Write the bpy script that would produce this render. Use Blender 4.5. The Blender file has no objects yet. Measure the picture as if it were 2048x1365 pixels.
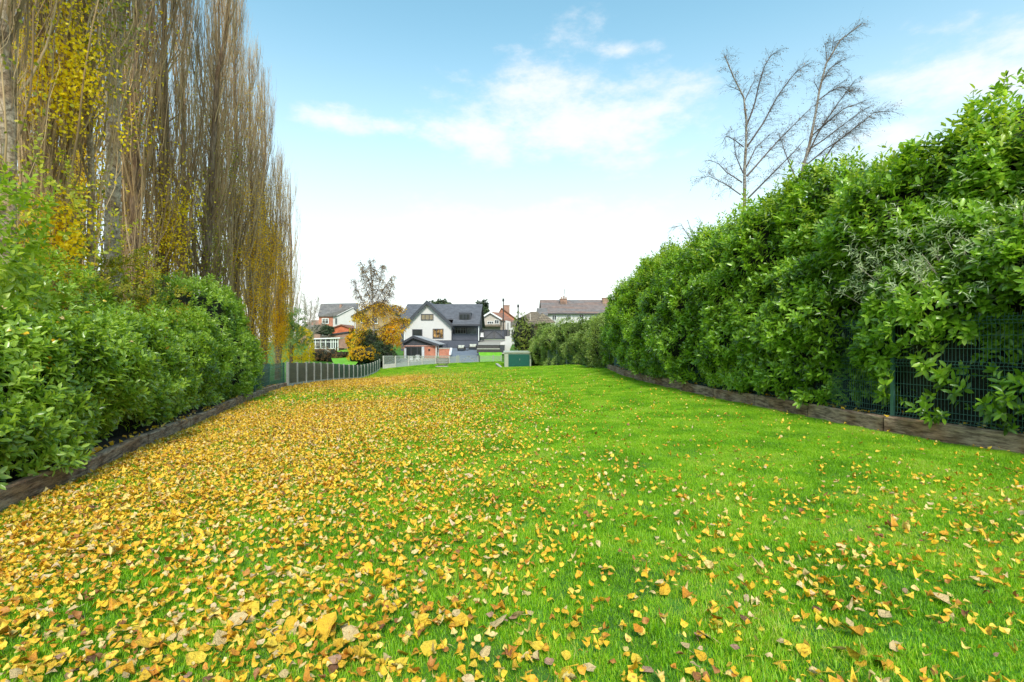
import bpy, math, random
import numpy as np
from mathutils import Vector, Matrix

R = math.radians
S = bpy.context.scene
COL = S.collection
F = 1024.0            # focal length in photo pixels (2048 wide)
EYE = 1.6
rng = np.random.default_rng(7)
random.seed(7)

# ------------------------------------------------------------------ camera, world, sun, exposure
cd = bpy.data.cameras.new('camera')
cam = bpy.data.objects.new('camera', cd)
COL.objects.link(cam)
cam.location = (0, 0, EYE)
cam.rotation_euler = (R(90), 0, 0)
cd.sensor_width = 36
cd.lens = 18
cd.clip_start = 0.05
cd.clip_end = 4000
S.camera = cam

SUN_EL, SUN_AZ = 46, 175      # azimuth clockwise from +Y: behind the camera
w = bpy.data.worlds.new('World')
S.world = w
w.use_nodes = True
nt = w.node_tree
nt.nodes.clear()
NN, LK = nt.nodes, nt.links


def mth(t, op, a, b=None, c=None, clamp=False):
    n = t.nodes.new('ShaderNodeMath')
    n.operation = op
    n.use_clamp = clamp
    for i, v in enumerate((a, b, c)):
        if v is None:
            continue
        if isinstance(v, (int, float)):
            n.inputs[i].default_value = v
        else:
            t.links.new(v, n.inputs[i])
    return n.outputs[0]


def smooth(t, v, a, b, o0=0.0, o1=1.0):
    n = t.nodes.new('ShaderNodeMapRange')
    n.interpolation_type = 'SMOOTHSTEP'
    n.inputs['From Min'].default_value = a
    n.inputs['From Max'].default_value = b
    n.inputs['To Min'].default_value = o0
    n.inputs['To Max'].default_value = o1
    t.links.new(v, n.inputs['Value'])
    return n.outputs[0]


def mixc(t, f, a, b, mode='MIX'):
    n = t.nodes.new('ShaderNodeMix')
    n.data_type = 'RGBA'
    n.blend_type = mode
    for s, v in ((n.inputs[0], f), (n.inputs[6], a), (n.inputs[7], b)):
        if isinstance(v, (int, float)):
            s.default_value = v
        elif isinstance(v, tuple):
            s.default_value = (*v, 1) if len(v) == 3 else v
        else:
            t.links.new(v, s)
    return n.outputs[2]


sky = NN.new('ShaderNodeTexSky')
sky.sky_type = 'NISHITA'
sky.sun_disc = False
sky.sun_elevation = R(SUN_EL)
sky.sun_rotation = R(SUN_AZ)
sky.altitude = 100
sky.air_density = 1.0
sky.dust_density = 0.6
sky.ozone_density = 1.0
geo = NN.new('ShaderNodeTexCoord')
sep = NN.new('ShaderNodeSeparateXYZ')
LK.new(geo.outputs['Generated'], sep.inputs[0])
el = mth(nt, 'ARCSINE', sep.outputs[2])
az = mth(nt, 'ARCTAN2', sep.outputs[0], sep.outputs[1])
nz = NN.new('ShaderNodeTexNoise')
nz.inputs['Scale'].default_value = 9
nz.inputs['Detail'].default_value = 8
nz.inputs['Roughness'].default_value = 0.62
mp = NN.new('ShaderNodeMapping')
mp.inputs['Scale'].default_value = (1, 1, 2.2)
LK.new(geo.outputs['Generated'], mp.inputs[0])
LK.new(mp.outputs[0], nz.inputs[0])
cloud = None
# individual clouds: azimuth, elevation, half widths (degrees)
for (a, e, sa, se) in ((3.0, 25.0, 11, 5.0), (11, 23.2, 11, 5.2), (6, 23, 9, 4.5), (-5, 21.5, 7, 3.0), (43, 20.5, 8, 5.0), (37.5, 18.0, 5, 2.2),
                       (43.5, 28.5, 5.5, 1.9), (-18.5, 22.0, 4.2, 1.6), (-13, 22.2, 3.0, 1.0), (0, 13, 16, 2.6), (65, 27, 12, 5), (-60, 25, 14, 5), (105, 30, 20, 6),
                       (-110, 35, 22, 8), (170, 30, 25, 8), (12.5, 29, 4.5, 1.0)):
    da = mth(nt, 'DIVIDE', mth(nt, 'SUBTRACT', az, R(a)), R(sa))
    de = mth(nt, 'DIVIDE', mth(nt, 'SUBTRACT', el, R(e)), R(se))
    d = mth(nt, 'SUBTRACT', 1.0, mth(nt, 'SQRT', mth(nt, 'ADD', mth(nt, 'MULTIPLY', da, da), mth(nt, 'MULTIPLY', de, de))))
    cloud = d if cloud is None else mth(nt, 'MAXIMUM', cloud, d)
cm = mth(nt, 'ADD', mth(nt, 'MAXIMUM', cloud, -0.9), mth(nt, 'MULTIPLY', mth(nt, 'SUBTRACT', nz.outputs[0], 0.5), 3.4))
cmask = mth(nt, 'MULTIPLY', smooth(nt, cm, -0.15, 1.15), 0.82)
hz = smooth(nt, el, R(-4), R(37), 1.0, 0.0)
hz = mth(nt, 'POWER', hz, 1.25)
WH = (6.7, 6.5, 6.6)
blue = mixc(nt, 1.0, sky.outputs[0], (1.55, 2.02, 1.62), 'MULTIPLY')
c1 = mixc(nt, hz, blue, WH)
c2 = mixc(nt, cmask, c1, (6.2, 6.15, 6.3))
bg = NN.new('ShaderNodeBackground')
bg.inputs['Strength'].default_value = 0.063
LK.new(c2, bg.inputs[0])
wo = NN.new('ShaderNodeOutputWorld')
LK.new(bg.outputs[0], wo.inputs[0])

sl = bpy.data.lights.new('sun', 'SUN')
sl.energy = 1.5
sl.angle = R(14)
sl.color = (1.0, 0.94, 0.85)
so = bpy.data.objects.new('sun', sl)
COL.objects.link(so)
ld = Vector((math.sin(R(SUN_AZ)) * math.cos(R(SUN_EL)), math.cos(R(SUN_AZ)) * math.cos(R(SUN_EL)), math.sin(R(SUN_EL))))
so.rotation_euler = ld.to_track_quat('Z', 'Y').to_euler()
so.location = (0, 0, 30)

S.view_settings.view_transform = 'Standard'
S.view_settings.look = 'None'
S.view_settings.gamma = 1
S.view_settings.exposure = 1.5
S.view_settings.use_curve_mapping = False
S.render.engine = 'CYCLES'
S.cycles.max_bounces = 6
S.cycles.transparent_max_bounces = 8
S.cycles.use_denoising = True

# ------------------------------------------------------------------ helpers


def at(px, py, D):
    """world point seen at photo pixel px,py at depth D"""
    return Vector(((px - 1024) / F * D, D, EYE - (py - 682.5) / F * D))


def tag(o, label=None, cat=None, group=None, kind=None):
    if label: o['label'] = label
    if cat: o['category'] = cat
    if group: o['group'] = group
    if kind: o['kind'] = kind
    return o


def empty(name, loc, label, cat, group=None):
    o = bpy.data.objects.new(name, None)
    COL.objects.link(o)
    o.location = loc
    o.empty_display_size = 0.2
    return tag(o, label, cat, group)


def link(name, me, m=None, parent=None, smooth_=False):
    if m is not None:
        me.materials.clear()
        for q in (m if isinstance(m, (list, tuple)) else [m]):
            me.materials.append(q)
    o = bpy.data.objects.new(name, me)
    COL.objects.link(o)
    if parent is not None:
        o.parent = parent
        # geometry is written in world coordinates; undo the parent's place
        lv = Vector((0, 0, 0))
        p = parent
        while p is not None:
            lv += p.location
            p = p.parent
        o.location = -lv
    if smooth_:
        me.shade_smooth()
    return o


def np_mesh(name, V, Fs, uv=None):
    V = np.asarray(V, dtype=np.float32).reshape(-1, 3)
    if isinstance(Fs, np.ndarray):
        Fs = [Fs]
    Fs = [f for f in Fs if len(f)]
    me = bpy.data.meshes.new(name)
    me.vertices.add(len(V))
    me.vertices.foreach_set('co', V.ravel())
    li = np.concatenate([f.ravel() for f in Fs]).astype(np.int32)
    tot = np.concatenate([np.full(len(f), f.shape[1]) for f in Fs]).astype(np.int32)
    st = np.concatenate([[0], np.cumsum(tot)[:-1]]).astype(np.int32)
    me.loops.add(len(li))
    me.loops.foreach_set('vertex_index', li)
    me.polygons.add(len(tot))
    me.polygons.foreach_set('loop_start', st)
    me.polygons.foreach_set('loop_total', tot)
    me.update(calc_edges=True)
    return me


class MB:
    """collects boxes, bars, slabs and prisms into one mesh"""
    def __init__(s):
        s.v, s.f = [], []

    def add(s, vs, fs):
        n = len(s.v)
        s.v += [tuple(v) for v in vs]
        s.f += [tuple(i + n for i in f) for f in fs]
        return s

    def box(s, x0, x1, y0, y1, z0, z1):
        vs = [(x0, y0, z0), (x1, y0, z0), (x1, y1, z0), (x0, y1, z0), (x0, y0, z1), (x1, y0, z1), (x1, y1, z1), (x0, y1, z1)]
        return s.add(vs, [(0, 3, 2, 1), (4, 5, 6, 7), (0, 1, 5, 4), (1, 2, 6, 5), (2, 3, 7, 6), (3, 0, 4, 7)])

    def prism(s, pts, off):
        """polygon pts (3-D) extruded by vector off"""
        n = len(pts)
        off = Vector(off)
        vs = [Vector(p) for p in pts] + [Vector(p) + off for p in pts]
        fs = [tuple(range(n))[::-1], tuple(range(n, 2 * n))] + [(i, (i + 1) % n, n + (i + 1) % n, n + i) for i in range(n)]
        return s.add(vs, fs)

    def bar(s, a, b, w_, h=None, up=(0, 0, 1)):
        """square bar from a to b"""
        a, b = Vector(a), Vector(b)
        h = w_ if h is None else h
        d = (b - a).normalized()
        u = Vector(up)
        if abs(d.dot(u)) > .95:
            u = Vector((0, 1, 0))
        r = d.cross(u).normalized()
        u = r.cross(d).normalized()
        c = [r * w_ / 2 + u * h / 2, -r * w_ / 2 + u * h / 2, -r * w_ / 2 - u * h / 2, r * w_ / 2 - u * h / 2]
        return s.add([a + q for q in c] + [b + q for q in c],
                     [(3, 2, 1, 0), (4, 5, 6, 7), (0, 1, 5, 4), (1, 2, 6, 5), (2, 3, 7, 6), (3, 0, 4, 7)])

    def cyl(s, a, b, r0, r1=None, n=10):
        a, b = Vector(a), Vector(b)
        r1 = r0 if r1 is None else r1
        q = (b - a).to_track_quat('Z', 'Y')
        vs = []
        for p, r in ((a, r0), (b, r1)):
            for i in range(n):
                t = 2 * math.pi * i / n
                vs.append(p + q @ Vector((r * math.cos(t), r * math.sin(t), 0)))
        return s.add(vs, [tuple(range(n))[::-1], tuple(range(n, 2 * n))] + [(i, (i + 1) % n, n + (i + 1) % n, n + i) for i in range(n)])

    def build(s, name, m, parent=None, smooth_=False):
        me = bpy.data.meshes.new(name)
        me.from_pydata(s.v, [], s.f)
        me.update()
        return link(name, me, m, parent, smooth_)


_perm = rng.integers(0, 1 << 30, 4096)


def vnoise(P, scale=1.0, seed=0):
    """smooth 3-D value noise, -1..1"""
    P = np.asarray(P, dtype=np.float64) * scale + seed * 17.31 + 1000
    i = np.floor(P).astype(np.int64)
    f = P - i
    f = f * f * (3 - 2 * f)
    out = 0
    for dx in (0, 1):
        for dy in (0, 1):
            for dz in (0, 1):
                h = _perm[((i[..., 0] + dx) * 73 + (i[..., 1] + dy) * 1931 + (i[..., 2] + dz) * 3571) % 4096] / (1 << 29) - 1
                out = out + h * (f[..., 0] if dx else 1 - f[..., 0]) * (f[..., 1] if dy else 1 - f[..., 1]) * (f[..., 2] if dz else 1 - f[..., 2])
    return out


def nrm(a):
    return a / np.maximum(np.linalg.norm(a, axis=-1, keepdims=True), 1e-9)


# ------------------------------------------------------------------ materials
def newmat(name):
    m = bpy.data.materials.new(name)
    m.use_nodes = True
    t = m.node_tree
    t.nodes.clear()
    out = t.nodes.new('ShaderNodeOutputMaterial')
    b = t.nodes.new('ShaderNodeBsdfPrincipled')
    t.links.new(b.outputs[0], out.inputs[0])
    return m, t, b, out


def noise(t, scale, detail=4, rough=.6, coord='Object', stretch=None):
    tc = t.nodes.new('ShaderNodeTexCoord')
    n = t.nodes.new('ShaderNodeTexNoise')
    n.inputs['Scale'].default_value = scale
    n.inputs['Detail'].default_value = detail
    n.inputs['Roughness'].default_value = rough
    v = tc.outputs[coord]
    if stretch:
        mpp = t.nodes.new('ShaderNodeMapping')
        mpp.inputs['Scale'].default_value = stretch
        t.links.new(v, mpp.inputs[0])
        v = mpp.outputs[0]
    t.links.new(v, n.inputs[0])
    return n.outputs[0]


def bump(t, b, h, strength=.4, dist=.02):
    n = t.nodes.new('ShaderNodeBump')
    n.inputs['Strength'].default_value = strength
    n.inputs['Distance'].default_value = dist
    t.links.new(h, n.inputs['Height'])
    t.links.new(n.outputs[0], b.inputs['Normal'])


def plain(name, c, rough=.6, metal=0, var=.25, scale=6, stretch=None, bmp=.2):
    m, t, b, o = newmat(name)
    n = noise(t, scale, 5, .65, stretch=stretch)
    lo = tuple(v * (1 - var) for v in c)
    hi = tuple(min(1, v * (1 + var)) for v in c)
    t.links.new(mixc(t, smooth(t, n, .3, .7), lo, hi), b.inputs['Base Color'])
    b.inputs['Roughness'].default_value = rough
    b.inputs['Metallic'].default_value = metal
    if bmp:
        bump(t, b, n, bmp, .01)
    return m


def ramp(t, v, cols):
    r = t.nodes.new('ShaderNodeValToRGB')
    e = r.color_ramp.elements
    n = len(cols)
    while len(e) < n:
        e.new(0.5)
    for i, c in enumerate(cols):
        p, c = c if isinstance(c[0], (int, float)) and isinstance(c[1], tuple) else (i / (n - 1), c)
        e[i].position = p
        e[i].color = (*c, 1)
    t.links.new(v, r.inputs[0])
    return r.outputs[0]


def leafmat(name, cols, trans=.35, rough=.45, clump=1.2, amp=.35, spec=.5, tmul=(1.5, 1.5, .8), spots=None):
    m, t, b, out = newmat(name)
    g = t.nodes.new('ShaderNodeNewGeometry')
    oi = t.nodes.new('ShaderNodeObjectInfo')
    tc = t.nodes.new('ShaderNodeNewGeometry')
    n = t.nodes.new('ShaderNodeTexNoise')
    n.inputs['Scale'].default_value = clump
    n.inputs['Detail'].default_value = 3
    t.links.new(tc.outputs['Position'], n.inputs[0])
    r = mth(t, 'FRACT', mth(t, 'ADD', g.outputs['Random Per Island'], oi.outputs['Random']))
    r = mth(t, 'ADD', mth(t, 'MULTIPLY', r, 1 - amp), mth(t, 'MULTIPLY', smooth(t, n.outputs[0], .32, .68), amp))
    c = ramp(t, r, cols)
    if spots:
        n2 = t.nodes.new('ShaderNodeTexNoise')
        n2.inputs['Scale'].default_value = spots
        n2.inputs['Detail'].default_value = 4
        n2.inputs['Roughness'].default_value = .7
        t.links.new(tc.outputs['Position'], n2.inputs[0])
        c = mixc(t, 1.0, c, ramp(t, n2.outputs[0], [(.34, (.42, .30, .22)), (.46, (.85, .8, .75)), (.58, (1, 1, 1)), (.72, (1.18, 1.2, 1.3))]), 'MULTIPLY')
        bump(t, b, n2.outputs[0], .5, .004)
    t.links.new(c, b.inputs['Base Color'])
    b.inputs['Roughness'].default_value = rough
    b.inputs['Specular IOR Level'].default_value = spec
    if trans:
        tr = t.nodes.new('ShaderNodeBsdfTranslucent')
        t.links.new(mixc(t, 1.0, c, tmul, 'MULTIPLY'), tr.inputs[0])
        mx = t.nodes.new('ShaderNodeMixShader')
        mx.inputs[0].default_value = trans
        t.links.new(b.outputs[0], mx.inputs[1])
        t.links.new(tr.outputs[0], mx.inputs[2])
        t.links.new(mx.outputs[0], out.inputs[0])
    return m


def brickmat(name, c1, c2, mortar, scale=1.0, bw=.225, bh=.075, axis='XZ', rough=.85, msize=.012):
    m, t, b, o = newmat(name)
    tc = t.nodes.new('ShaderNodeNewGeometry')
    sp = t.nodes.new('ShaderNodeSeparateXYZ')
    t.links.new(tc.outputs['Position'], sp.inputs[0])
    cb = t.nodes.new('ShaderNodeCombineXYZ')
    u = mth(t, 'ADD', sp.outputs[0], sp.outputs[1]) if axis == 'XZ' else sp.outputs[0]
    t.links.new(u, cb.inputs[0])
    t.links.new(sp.outputs[2] if axis == 'XZ' else sp.outputs[1], cb.inputs[1])
    br = t.nodes.new('ShaderNodeTexBrick')
    t.links.new(cb.outputs[0], br.inputs[0])
    br.inputs['Color1'].default_value = (*c1, 1)
    br.inputs['Color2'].default_value = (*c2, 1)
    br.inputs['Mortar'].default_value = (*mortar, 1)
    br.inputs['Scale'].default_value = scale
    br.inputs['Brick Width'].default_value = bw
    br.inputs['Row Height'].default_value = bh
    br.inputs['Mortar Size'].default_value = msize
    n = noise(t, 1.4, 5, .65)
    t.links.new(mixc(t, 1.0, br.outputs[0], ramp(t, n, [(.3, (.7, .7, .7)), (.7, (1.25, 1.25, 1.25))]), 'MULTIPLY'), b.inputs['Base Color'])
    b.inputs['Roughness'].default_value = rough
    return m


M = {}
M['laurel'] = leafmat('laurel_leaf', [(.035, .07, .008), (.10, .20, .014), (.20, .37, .022), (.34, .54, .045), (.54, .70, .15)], trans=.42, rough=.3, amp=.4, spec=.7, tmul=(1.7, 1.6, .8))
M['laurel_light'] = leafmat('light_laurel_leaf', [(.12, .19, .012), (.23, .34, .022), (.36, .46, .035), (.50, .58, .10)], trans=.42, rough=.36, amp=.35)
M['laurel_left'] = leafmat('left_laurel_leaf', [(.06, .11, .012), (.15, .26, .024), (.26, .40, .036), (.38, .53, .07), (.54, .66, .18)], trans=.42, rough=.3, amp=.4, spec=.7, tmul=(1.7, 1.6, .8))
M['silver'] = leafmat('silver_leaf', [(.26, .34, .14), (.42, .50, .25), (.58, .62, .40)], trans=.2, rough=.6)
M['mixed'] = leafmat('mixed_hedge_leaf', [(.06, .09, .018), (.13, .19, .03), (.24, .33, .055), (.36, .46, .11), (.46, .52, .2)], trans=.25, rough=.5, clump=.6, amp=.65)
M['conifer'] = leafmat('conifer_leaf', [(.008, .022, .008), (.02, .045, .014), (.05, .08, .02), (.1, .13, .03)], trans=.1, rough=.6)
M['yellow'] = leafmat('yellow_leaf', [(.55, .42, .01), (.85, .66, .015), (.95, .78, .02), (.92, .60, .015)], trans=.6, rough=.5, tmul=(1.3, 1.2, .8))
M['gold'] = leafmat('gold_leaf', [(.40, .24, .01), (.74, .46, .012), (.88, .56, .015), (.92, .64, .02)], trans=.6, rough=.5, tmul=(1.3, 1.2, .8))
M['orange'] = leafmat('orange_leaf', [(.45, .22, .008), (.72, .38, .01), (.85, .47, .012), (.88, .58, .02)], trans=.5, rough=.5, tmul=(1.3, 1.2, .8))
M['olive'] = leafmat('olive_leaf', [(.10, .13, .01), (.22, .24, .015), (.4, .35, .02), (.6, .42, .02)], trans=.35, rough=.5)
M['tan'] = leafmat('tan_leaf', [(.18, .10, .04), (.36, .22, .08), (.5, .33, .12)], trans=.35, rough=.6)
M['rust'] = leafmat('rust_leaf', [(.08, .04, .015), (.2, .1, .03), (.35, .18, .05)], trans=.3, rough=.6)
M['litter'] = leafmat('fallen_leaf', [(0, (.09, .035, .015)), (.05, (.36, .15, .05)), (.13, (.68, .29, .02)), (.28, (.82, .45, .018)), (.52, (.88, .57, .025)), (.72, (.90, .64, .07)), (.86, (.82, .62, .26)), (1, (.66, .46, .32))],
                      trans=.2, rough=.6, amp=.12, clump=.8, tmul=(1.1, 1.1, .8), spots=55)
M['grassblade'] = leafmat('grass_blade', [(.06, .14, .003), (.13, .31, .003), (.23, .50, .003), (.34, .62, .006), (.50, .62, .03), (.58, .50, .18)], trans=.45, rough=.5, clump=1.1, amp=.38, tmul=(1.3, 1.3, .6))
M['twig'] = leafmat('twig', [(.15, .09, .04), (.34, .215, .10), (.50, .335, .17), (.64, .48, .28)], trans=0, rough=.8, clump=.5, amp=.3)
M['darktwig'] = leafmat('dark_twig', [(.05, .035, .03), (.10, .07, .06), (.14, .10, .085)], trans=0, rough=.8)
M['pale_twig'] = leafmat('pale_twig', [(.25, .2, .15), (.4, .34, .28), (.5, .45, .38)], trans=0, rough=.8)
M['inner'] = plain('painted_shade_core', (.014, .016, .008), 1.0, var=.8, scale=30, bmp=1.0)  # shade inside the foliage, put into the colour of a solid core


def barkmat(name, lo, hi, sc=5, st=(3, 3, .5)):
    m, t, b, o = newmat(name)
    n = noise(t, sc, 8, .7, stretch=st)
    n2 = noise(t, 1.2, 3, .6)
    c = mixc(t, smooth(t, n, .35, .65), lo, hi)
    c = mixc(t, smooth(t, n2, .45, .62), c, mixc(t, 1.0, c, (.75, .62, .5), 'MULTIPLY'))
    t.links.new(c, b.inputs['Base Color'])
    b.inputs['Roughness'].default_value = .9
    bump(t, b, n, .9, .05)
    return m


M['bark'] = barkmat('poplar_bark', (.11, .07, .045), (.36, .25, .17))
M['palebark'] = barkmat('pale_poplar_bark', (.20, .14, .09), (.66, .51, .37), 5, (2, 2, 2.5))
M['sleeper'] = barkmat('weathered_sleeper', (.12, .072, .045), (.50, .35, .235), 3, (1.2, 1.2, 7))
M['birchbark'] = barkmat('birch_bark', (.16, .13, .11), (.4, .36, .32), 4, (2, 2, 4))

m, t, b, o = newmat('lawn_ground')
n = noise(t, 2.2, 6, .7)
t.links.new(ramp(t, n, [(.3, (.025, .07, .008)), (.5, (.06, .17, .01)), (.7, (.09, .25, .014))]), b.inputs['Base Color'])
b.inputs['Roughness'].default_value = .9
bump(t, b, noise(t, 60, 3), .6, .02)
M['ground'] = m
M['soil'] = plain('bare_soil', (.045, .032, .022), .95, var=.5, scale=10, bmp=.8)
M['far_lawn'] = plain('far_lawn_grass', (.14, .38, .012), .9, var=.2, scale=1.5)
M['white_render'] = plain('white_render', (.56, .53, .51), .8, var=.04, scale=1)
M['white_paint'] = plain('white_paint', (.78, .78, .76), .45, var=.03)
M['cream_render'] = plain('cream_render', (.46, .40, .34), .85, var=.06, scale=1)
M['slate_dark'] = brickmat('dark_slate_tiles', (.10, .10, .115), (.125, .125, .14), (.06, .06, .07), bw=.3, bh=.22)
M['grey_tiles'] = brickmat('grey_brown_tiles', (.15, .14, .135), (.19, .17, .16), (.08, .075, .07), bw=.3, bh=.25)
M['terrace_tiles'] = brickmat('weathered_terrace_tiles', (.23, .14, .11), (.16, .15, .15), (.08, .07, .06), bw=4.4, bh=.25, msize=.01)
M['brown_tiles'] = brickmat('brown_tiles', (.17, .13, .09), (.22, .17, .11), (.05, .04, .03), bw=.35, bh=.34, msize=.03)
M['redbrown_tiles'] = brickmat('red_brown_tiles', (.25, .11, .07), (.3, .14, .09), (.1, .05, .04), bw=.3, bh=.25)
M['orange_tiles'] = brickmat('orange_tiles', (.52, .13, .05), (.6, .17, .07), (.3, .08, .04), bw=.3, bh=.25)
M['charcoal'] = plain('charcoal_cladding', (.045, .047, .058), .6, var=.12)
M['charcoal2'] = plain('slate_blue_boards', (.075, .08, .105), .55, var=.15)
M['terrace'] = plain('blue_grey_paving', (.15, .175, .215), .7, var=.1, scale=1.2)
M['red_brick'] = brickmat('red_brick', (.46, .12, .06), (.55, .17, .09), (.38, .24, .18))
M['dark_brick'] = brickmat('dull_red_brick', (.3, .13, .09), (.38, .18, .12), (.3, .25, .2))
M['brown_brick'] = brickmat('golden_brown_brick', (.32, .19, .07), (.4, .25, .1), (.3, .25, .17))
M['grey_paint'] = plain('grey_paint', (.26, .28, .26), .6, var=.1)
M['sage'] = plain('sage_grey_boards', (.28, .30, .24), .6, var=.12, stretch=(1, 1, 8))
M['concrete'] = plain('pale_concrete', (.42, .40, .35), .85, var=.15, scale=5)
M['panel_olive'] = plain('olive_fence_board', (.115, .11, .075), .55, var=.18, scale=1, stretch=(1, 1, 10))
M['panel_green'] = plain('green_fence_board', (.055, .095, .065), .5, var=.18, scale=1, stretch=(1, 1, 10))
M['green_metal'] = plain('green_metal', (.07, .17, .135), .4, .2, var=.15)
M['shed_green'] = plain('bottle_green_metal', (.006, .085, .06), .38, var=.08)
M['shed_trim'] = plain('pale_olive_metal', (.36, .38, .28), .45, var=.08)
M['paving'] = plain('pale_paving', (.34, .31, .26), .8, var=.1, scale=2)
M['wood_dark'] = plain('dark_wood', (.05, .045, .04), .7, var=.2)
M['rattan'] = plain('black_rattan', (.02, .02, .022), .6, var=.3)
M['cushion'] = plain('pale_cushion', (.42, .42, .36), .9, var=.05)
M['brass'] = plain('curtain', (.24, .19, .12), .8, var=.3, scale=3, stretch=(6, 1, 1))
m, t, b, o = newmat('window_glass')
b.inputs['Base Color'].default_value = (.03, .035, .035, 1)
b.inputs['Roughness'].default_value = .08
b.inputs['Specular IOR Level'].default_value = .7
M['glass'] = m
m, t, b, o = newmat('room_lit_window')
n = noise(t, 1.8, 3, .6)
t.links.new(ramp(t, n, [(.35, (.03, .02, .012)), (.62, (.3, .17, .06))]), b.inputs['Base Color'])
b.inputs['Roughness'].default_value = .15
t.links.new(ramp(t, n, [(.42, (.05, .025, .006)), (.66, (.9, .55, .2))]), b.inputs['Emission Color'])
b.inputs['Emission Strength'].default_value = .16
M['lit'] = m
m, t, b, o = newmat('clear_glass')
b.inputs['Base Color'].default_value = (.35, .38, .34, 1)
b.inputs['Roughness'].default_value = .1
tr = t.nodes.new('ShaderNodeBsdfTransparent')
mx = t.nodes.new('ShaderNodeMixShader')
mx.inputs[0].default_value = .25
t.links.new(tr.outputs[0], mx.inputs[1])
t.links.new(b.outputs[0], mx.inputs[2])
t.links.new(mx.outputs[0], o.inputs[0])
M['clear'] = m

# ------------------------------------------------------------------ terrain
KR = [(3.0, 7.6), (5.0, 7.4), (7.1, 7.05), (8.0, 6.5), (9.0, 6.2), (11.0, 5.95), (13.8, 5.5), (17, 5.15), (20.3, 5.0), (24, 5.12), (27, 5.3), (29.5, 5.5)]   # right kerb (D, X)
KL = [(2.5, -4.6), (5.3, -5.3), (6.94, -5.75), (8.72, -6.42), (10.6, -6.98), (12.6, -7.6), (18.2, -9.3), (21.9, -10.35), (25.5, -11.2)]
FP = [(575.4, 774.2), (593.7, 771.3), (611.8, 768.4), (627.7, 766.5), (641.3, 764.6), (654.5, 763.2), (666, 762), (677.7, 761), (687.2, 760.4), (697.7, 759.9), (706.5, 759.3), (714.9, 758.6), (721.9, 757.4), (728.5, 755.5), (735.1, 753.2), (740.7, 750.9), (746, 748.6), (750.5, 746.3), (754.9, 743.4), (759, 739.8)]
FD = [25.5 + 1.78 * i for i in range(20)]
FPW = [at(px, py, D) for (px, py), D in zip(FP, FD)]
ctrl = []
for D, X in KR:
    ctrl.append((X, D, .05 if D < 24 else .0))
for D, X in KL:
    ctrl.append((X, D, float(np.interp(D, [5, 9, 12.6, 18, 22, 25.5], [-.18, -.3, -.4, -.5, -.6, -.7]))))
for p in FPW[2::3]:
    ctrl.append((p.x, p.y, p.z))
for px, py, D in ((1193, 738, 36), (1155, 730, 41), (1100, 732, 48), (1062, 733, 55.5), (1003, 735, 55.5), (1000, 728, 60), (950, 728, 61),
                  (900, 729, 61), (845, 731, 61), (800, 735, 61), (770, 737, 61), (900, 737, 50), (1024, 741, 45), (900, 760, 32), (1024, 742, 33), (820, 762, 34),
                  (1003, 712, 65), (962, 707, 66), (930, 709, 68), (930, 697, 75), (850, 717, 69), (820, 717, 70), (980, 690, 70), (1000, 682, 82), (900, 680, 90),
                  (730, 712, 72), (700, 714, 72), (665, 722, 66), (650, 706, 80), (700, 701, 84), (610, 735, 60), (600, 745, 50)):
    p = at(px, py, D)
    ctrl.append((p.x, p.y, p.z))
for X, D, z in ((0, 0, 0), (-3, -6, -.1), (3, -6, .05), (0, 5, 0), (0, 12, -.05), (-4, 8, -.13), (3, 8, .03), (-14, 10, -.6), (-20, 25, -1), (-25, 45, -1.3), (-30, 70, -.3), (14, 10, .1), (16, 30, .1), (15, 55, .3),
                (12, 80, 1.5), (25, 80, 1.6), (-30, 100, 1), (0, 110, 2), (30, 110, 2), (-14, -6, -.4), (14, -6, .1), (35, 20, .1), (35, 50, .5), (-35, 5, -1), (0, 20, -.15), (0, 27, -.3), (-6, 20, -.42), (-5, 14, -.3)):
    ctrl.append((X, D, z))
ctrl = np.array(ctrl)
C2 = ctrl[:, :2]


def _U(r2):
    return .5 * r2 * np.log(r2 + 1e-9)


_n = len(C2)
_A = np.zeros((_n + 3, _n + 3))
_A[:_n, :_n] = _U(((C2[:, None] - C2[None]) ** 2).sum(-1)) + np.eye(_n) * 2.0
_A[:_n, _n:] = np.c_[np.ones(_n), C2]
_A[_n:, :_n] = _A[:_n, _n:].T
_w = np.linalg.solve(_A, np.r_[ctrl[:, 2], 0, 0, 0])
GX0, GX1, GY0, GY1, GS = -44, 44, -10, 116, 0.5
gx = np.arange(GX0, GX1 + 1e-6, GS)
gy = np.arange(GY0, GY1 + 1e-6, GS)
GXX, GYY = np.meshgrid(gx, gy)
_Q = np.c_[GXX.ravel(), GYY.ravel()]
_Z = _U(((_Q[:, None] - C2[None]) ** 2).sum(-1)) @ _w[:_n] + _w[_n] + _Q @ _w[_n + 1:]
_Z = np.clip(_Z, -2, 2.4)
_Z += .02 * vnoise(np.c_[_Q, np.zeros(len(_Q))], .8) + .008 * vnoise(np.c_[_Q, np.zeros(len(_Q))], 1.9, 3)
GZ = _Z.reshape(GXX.shape)


def _pz(py, D):
    return EYE - (py - 682.5) / F * D


def clamp_below(xa, xb, D0, D1, z0, z1):
    m_ = (GXX > xa) & (GXX < xb) & (GYY > D0 - .6) & (GYY < D1 + .6)
    t_ = np.clip((GYY - D0) / (D1 - D0), 0, 1)
    GZ[m_] = np.minimum(GZ, z0 + (z1 - z0) * t_ - .22)[m_]


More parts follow.
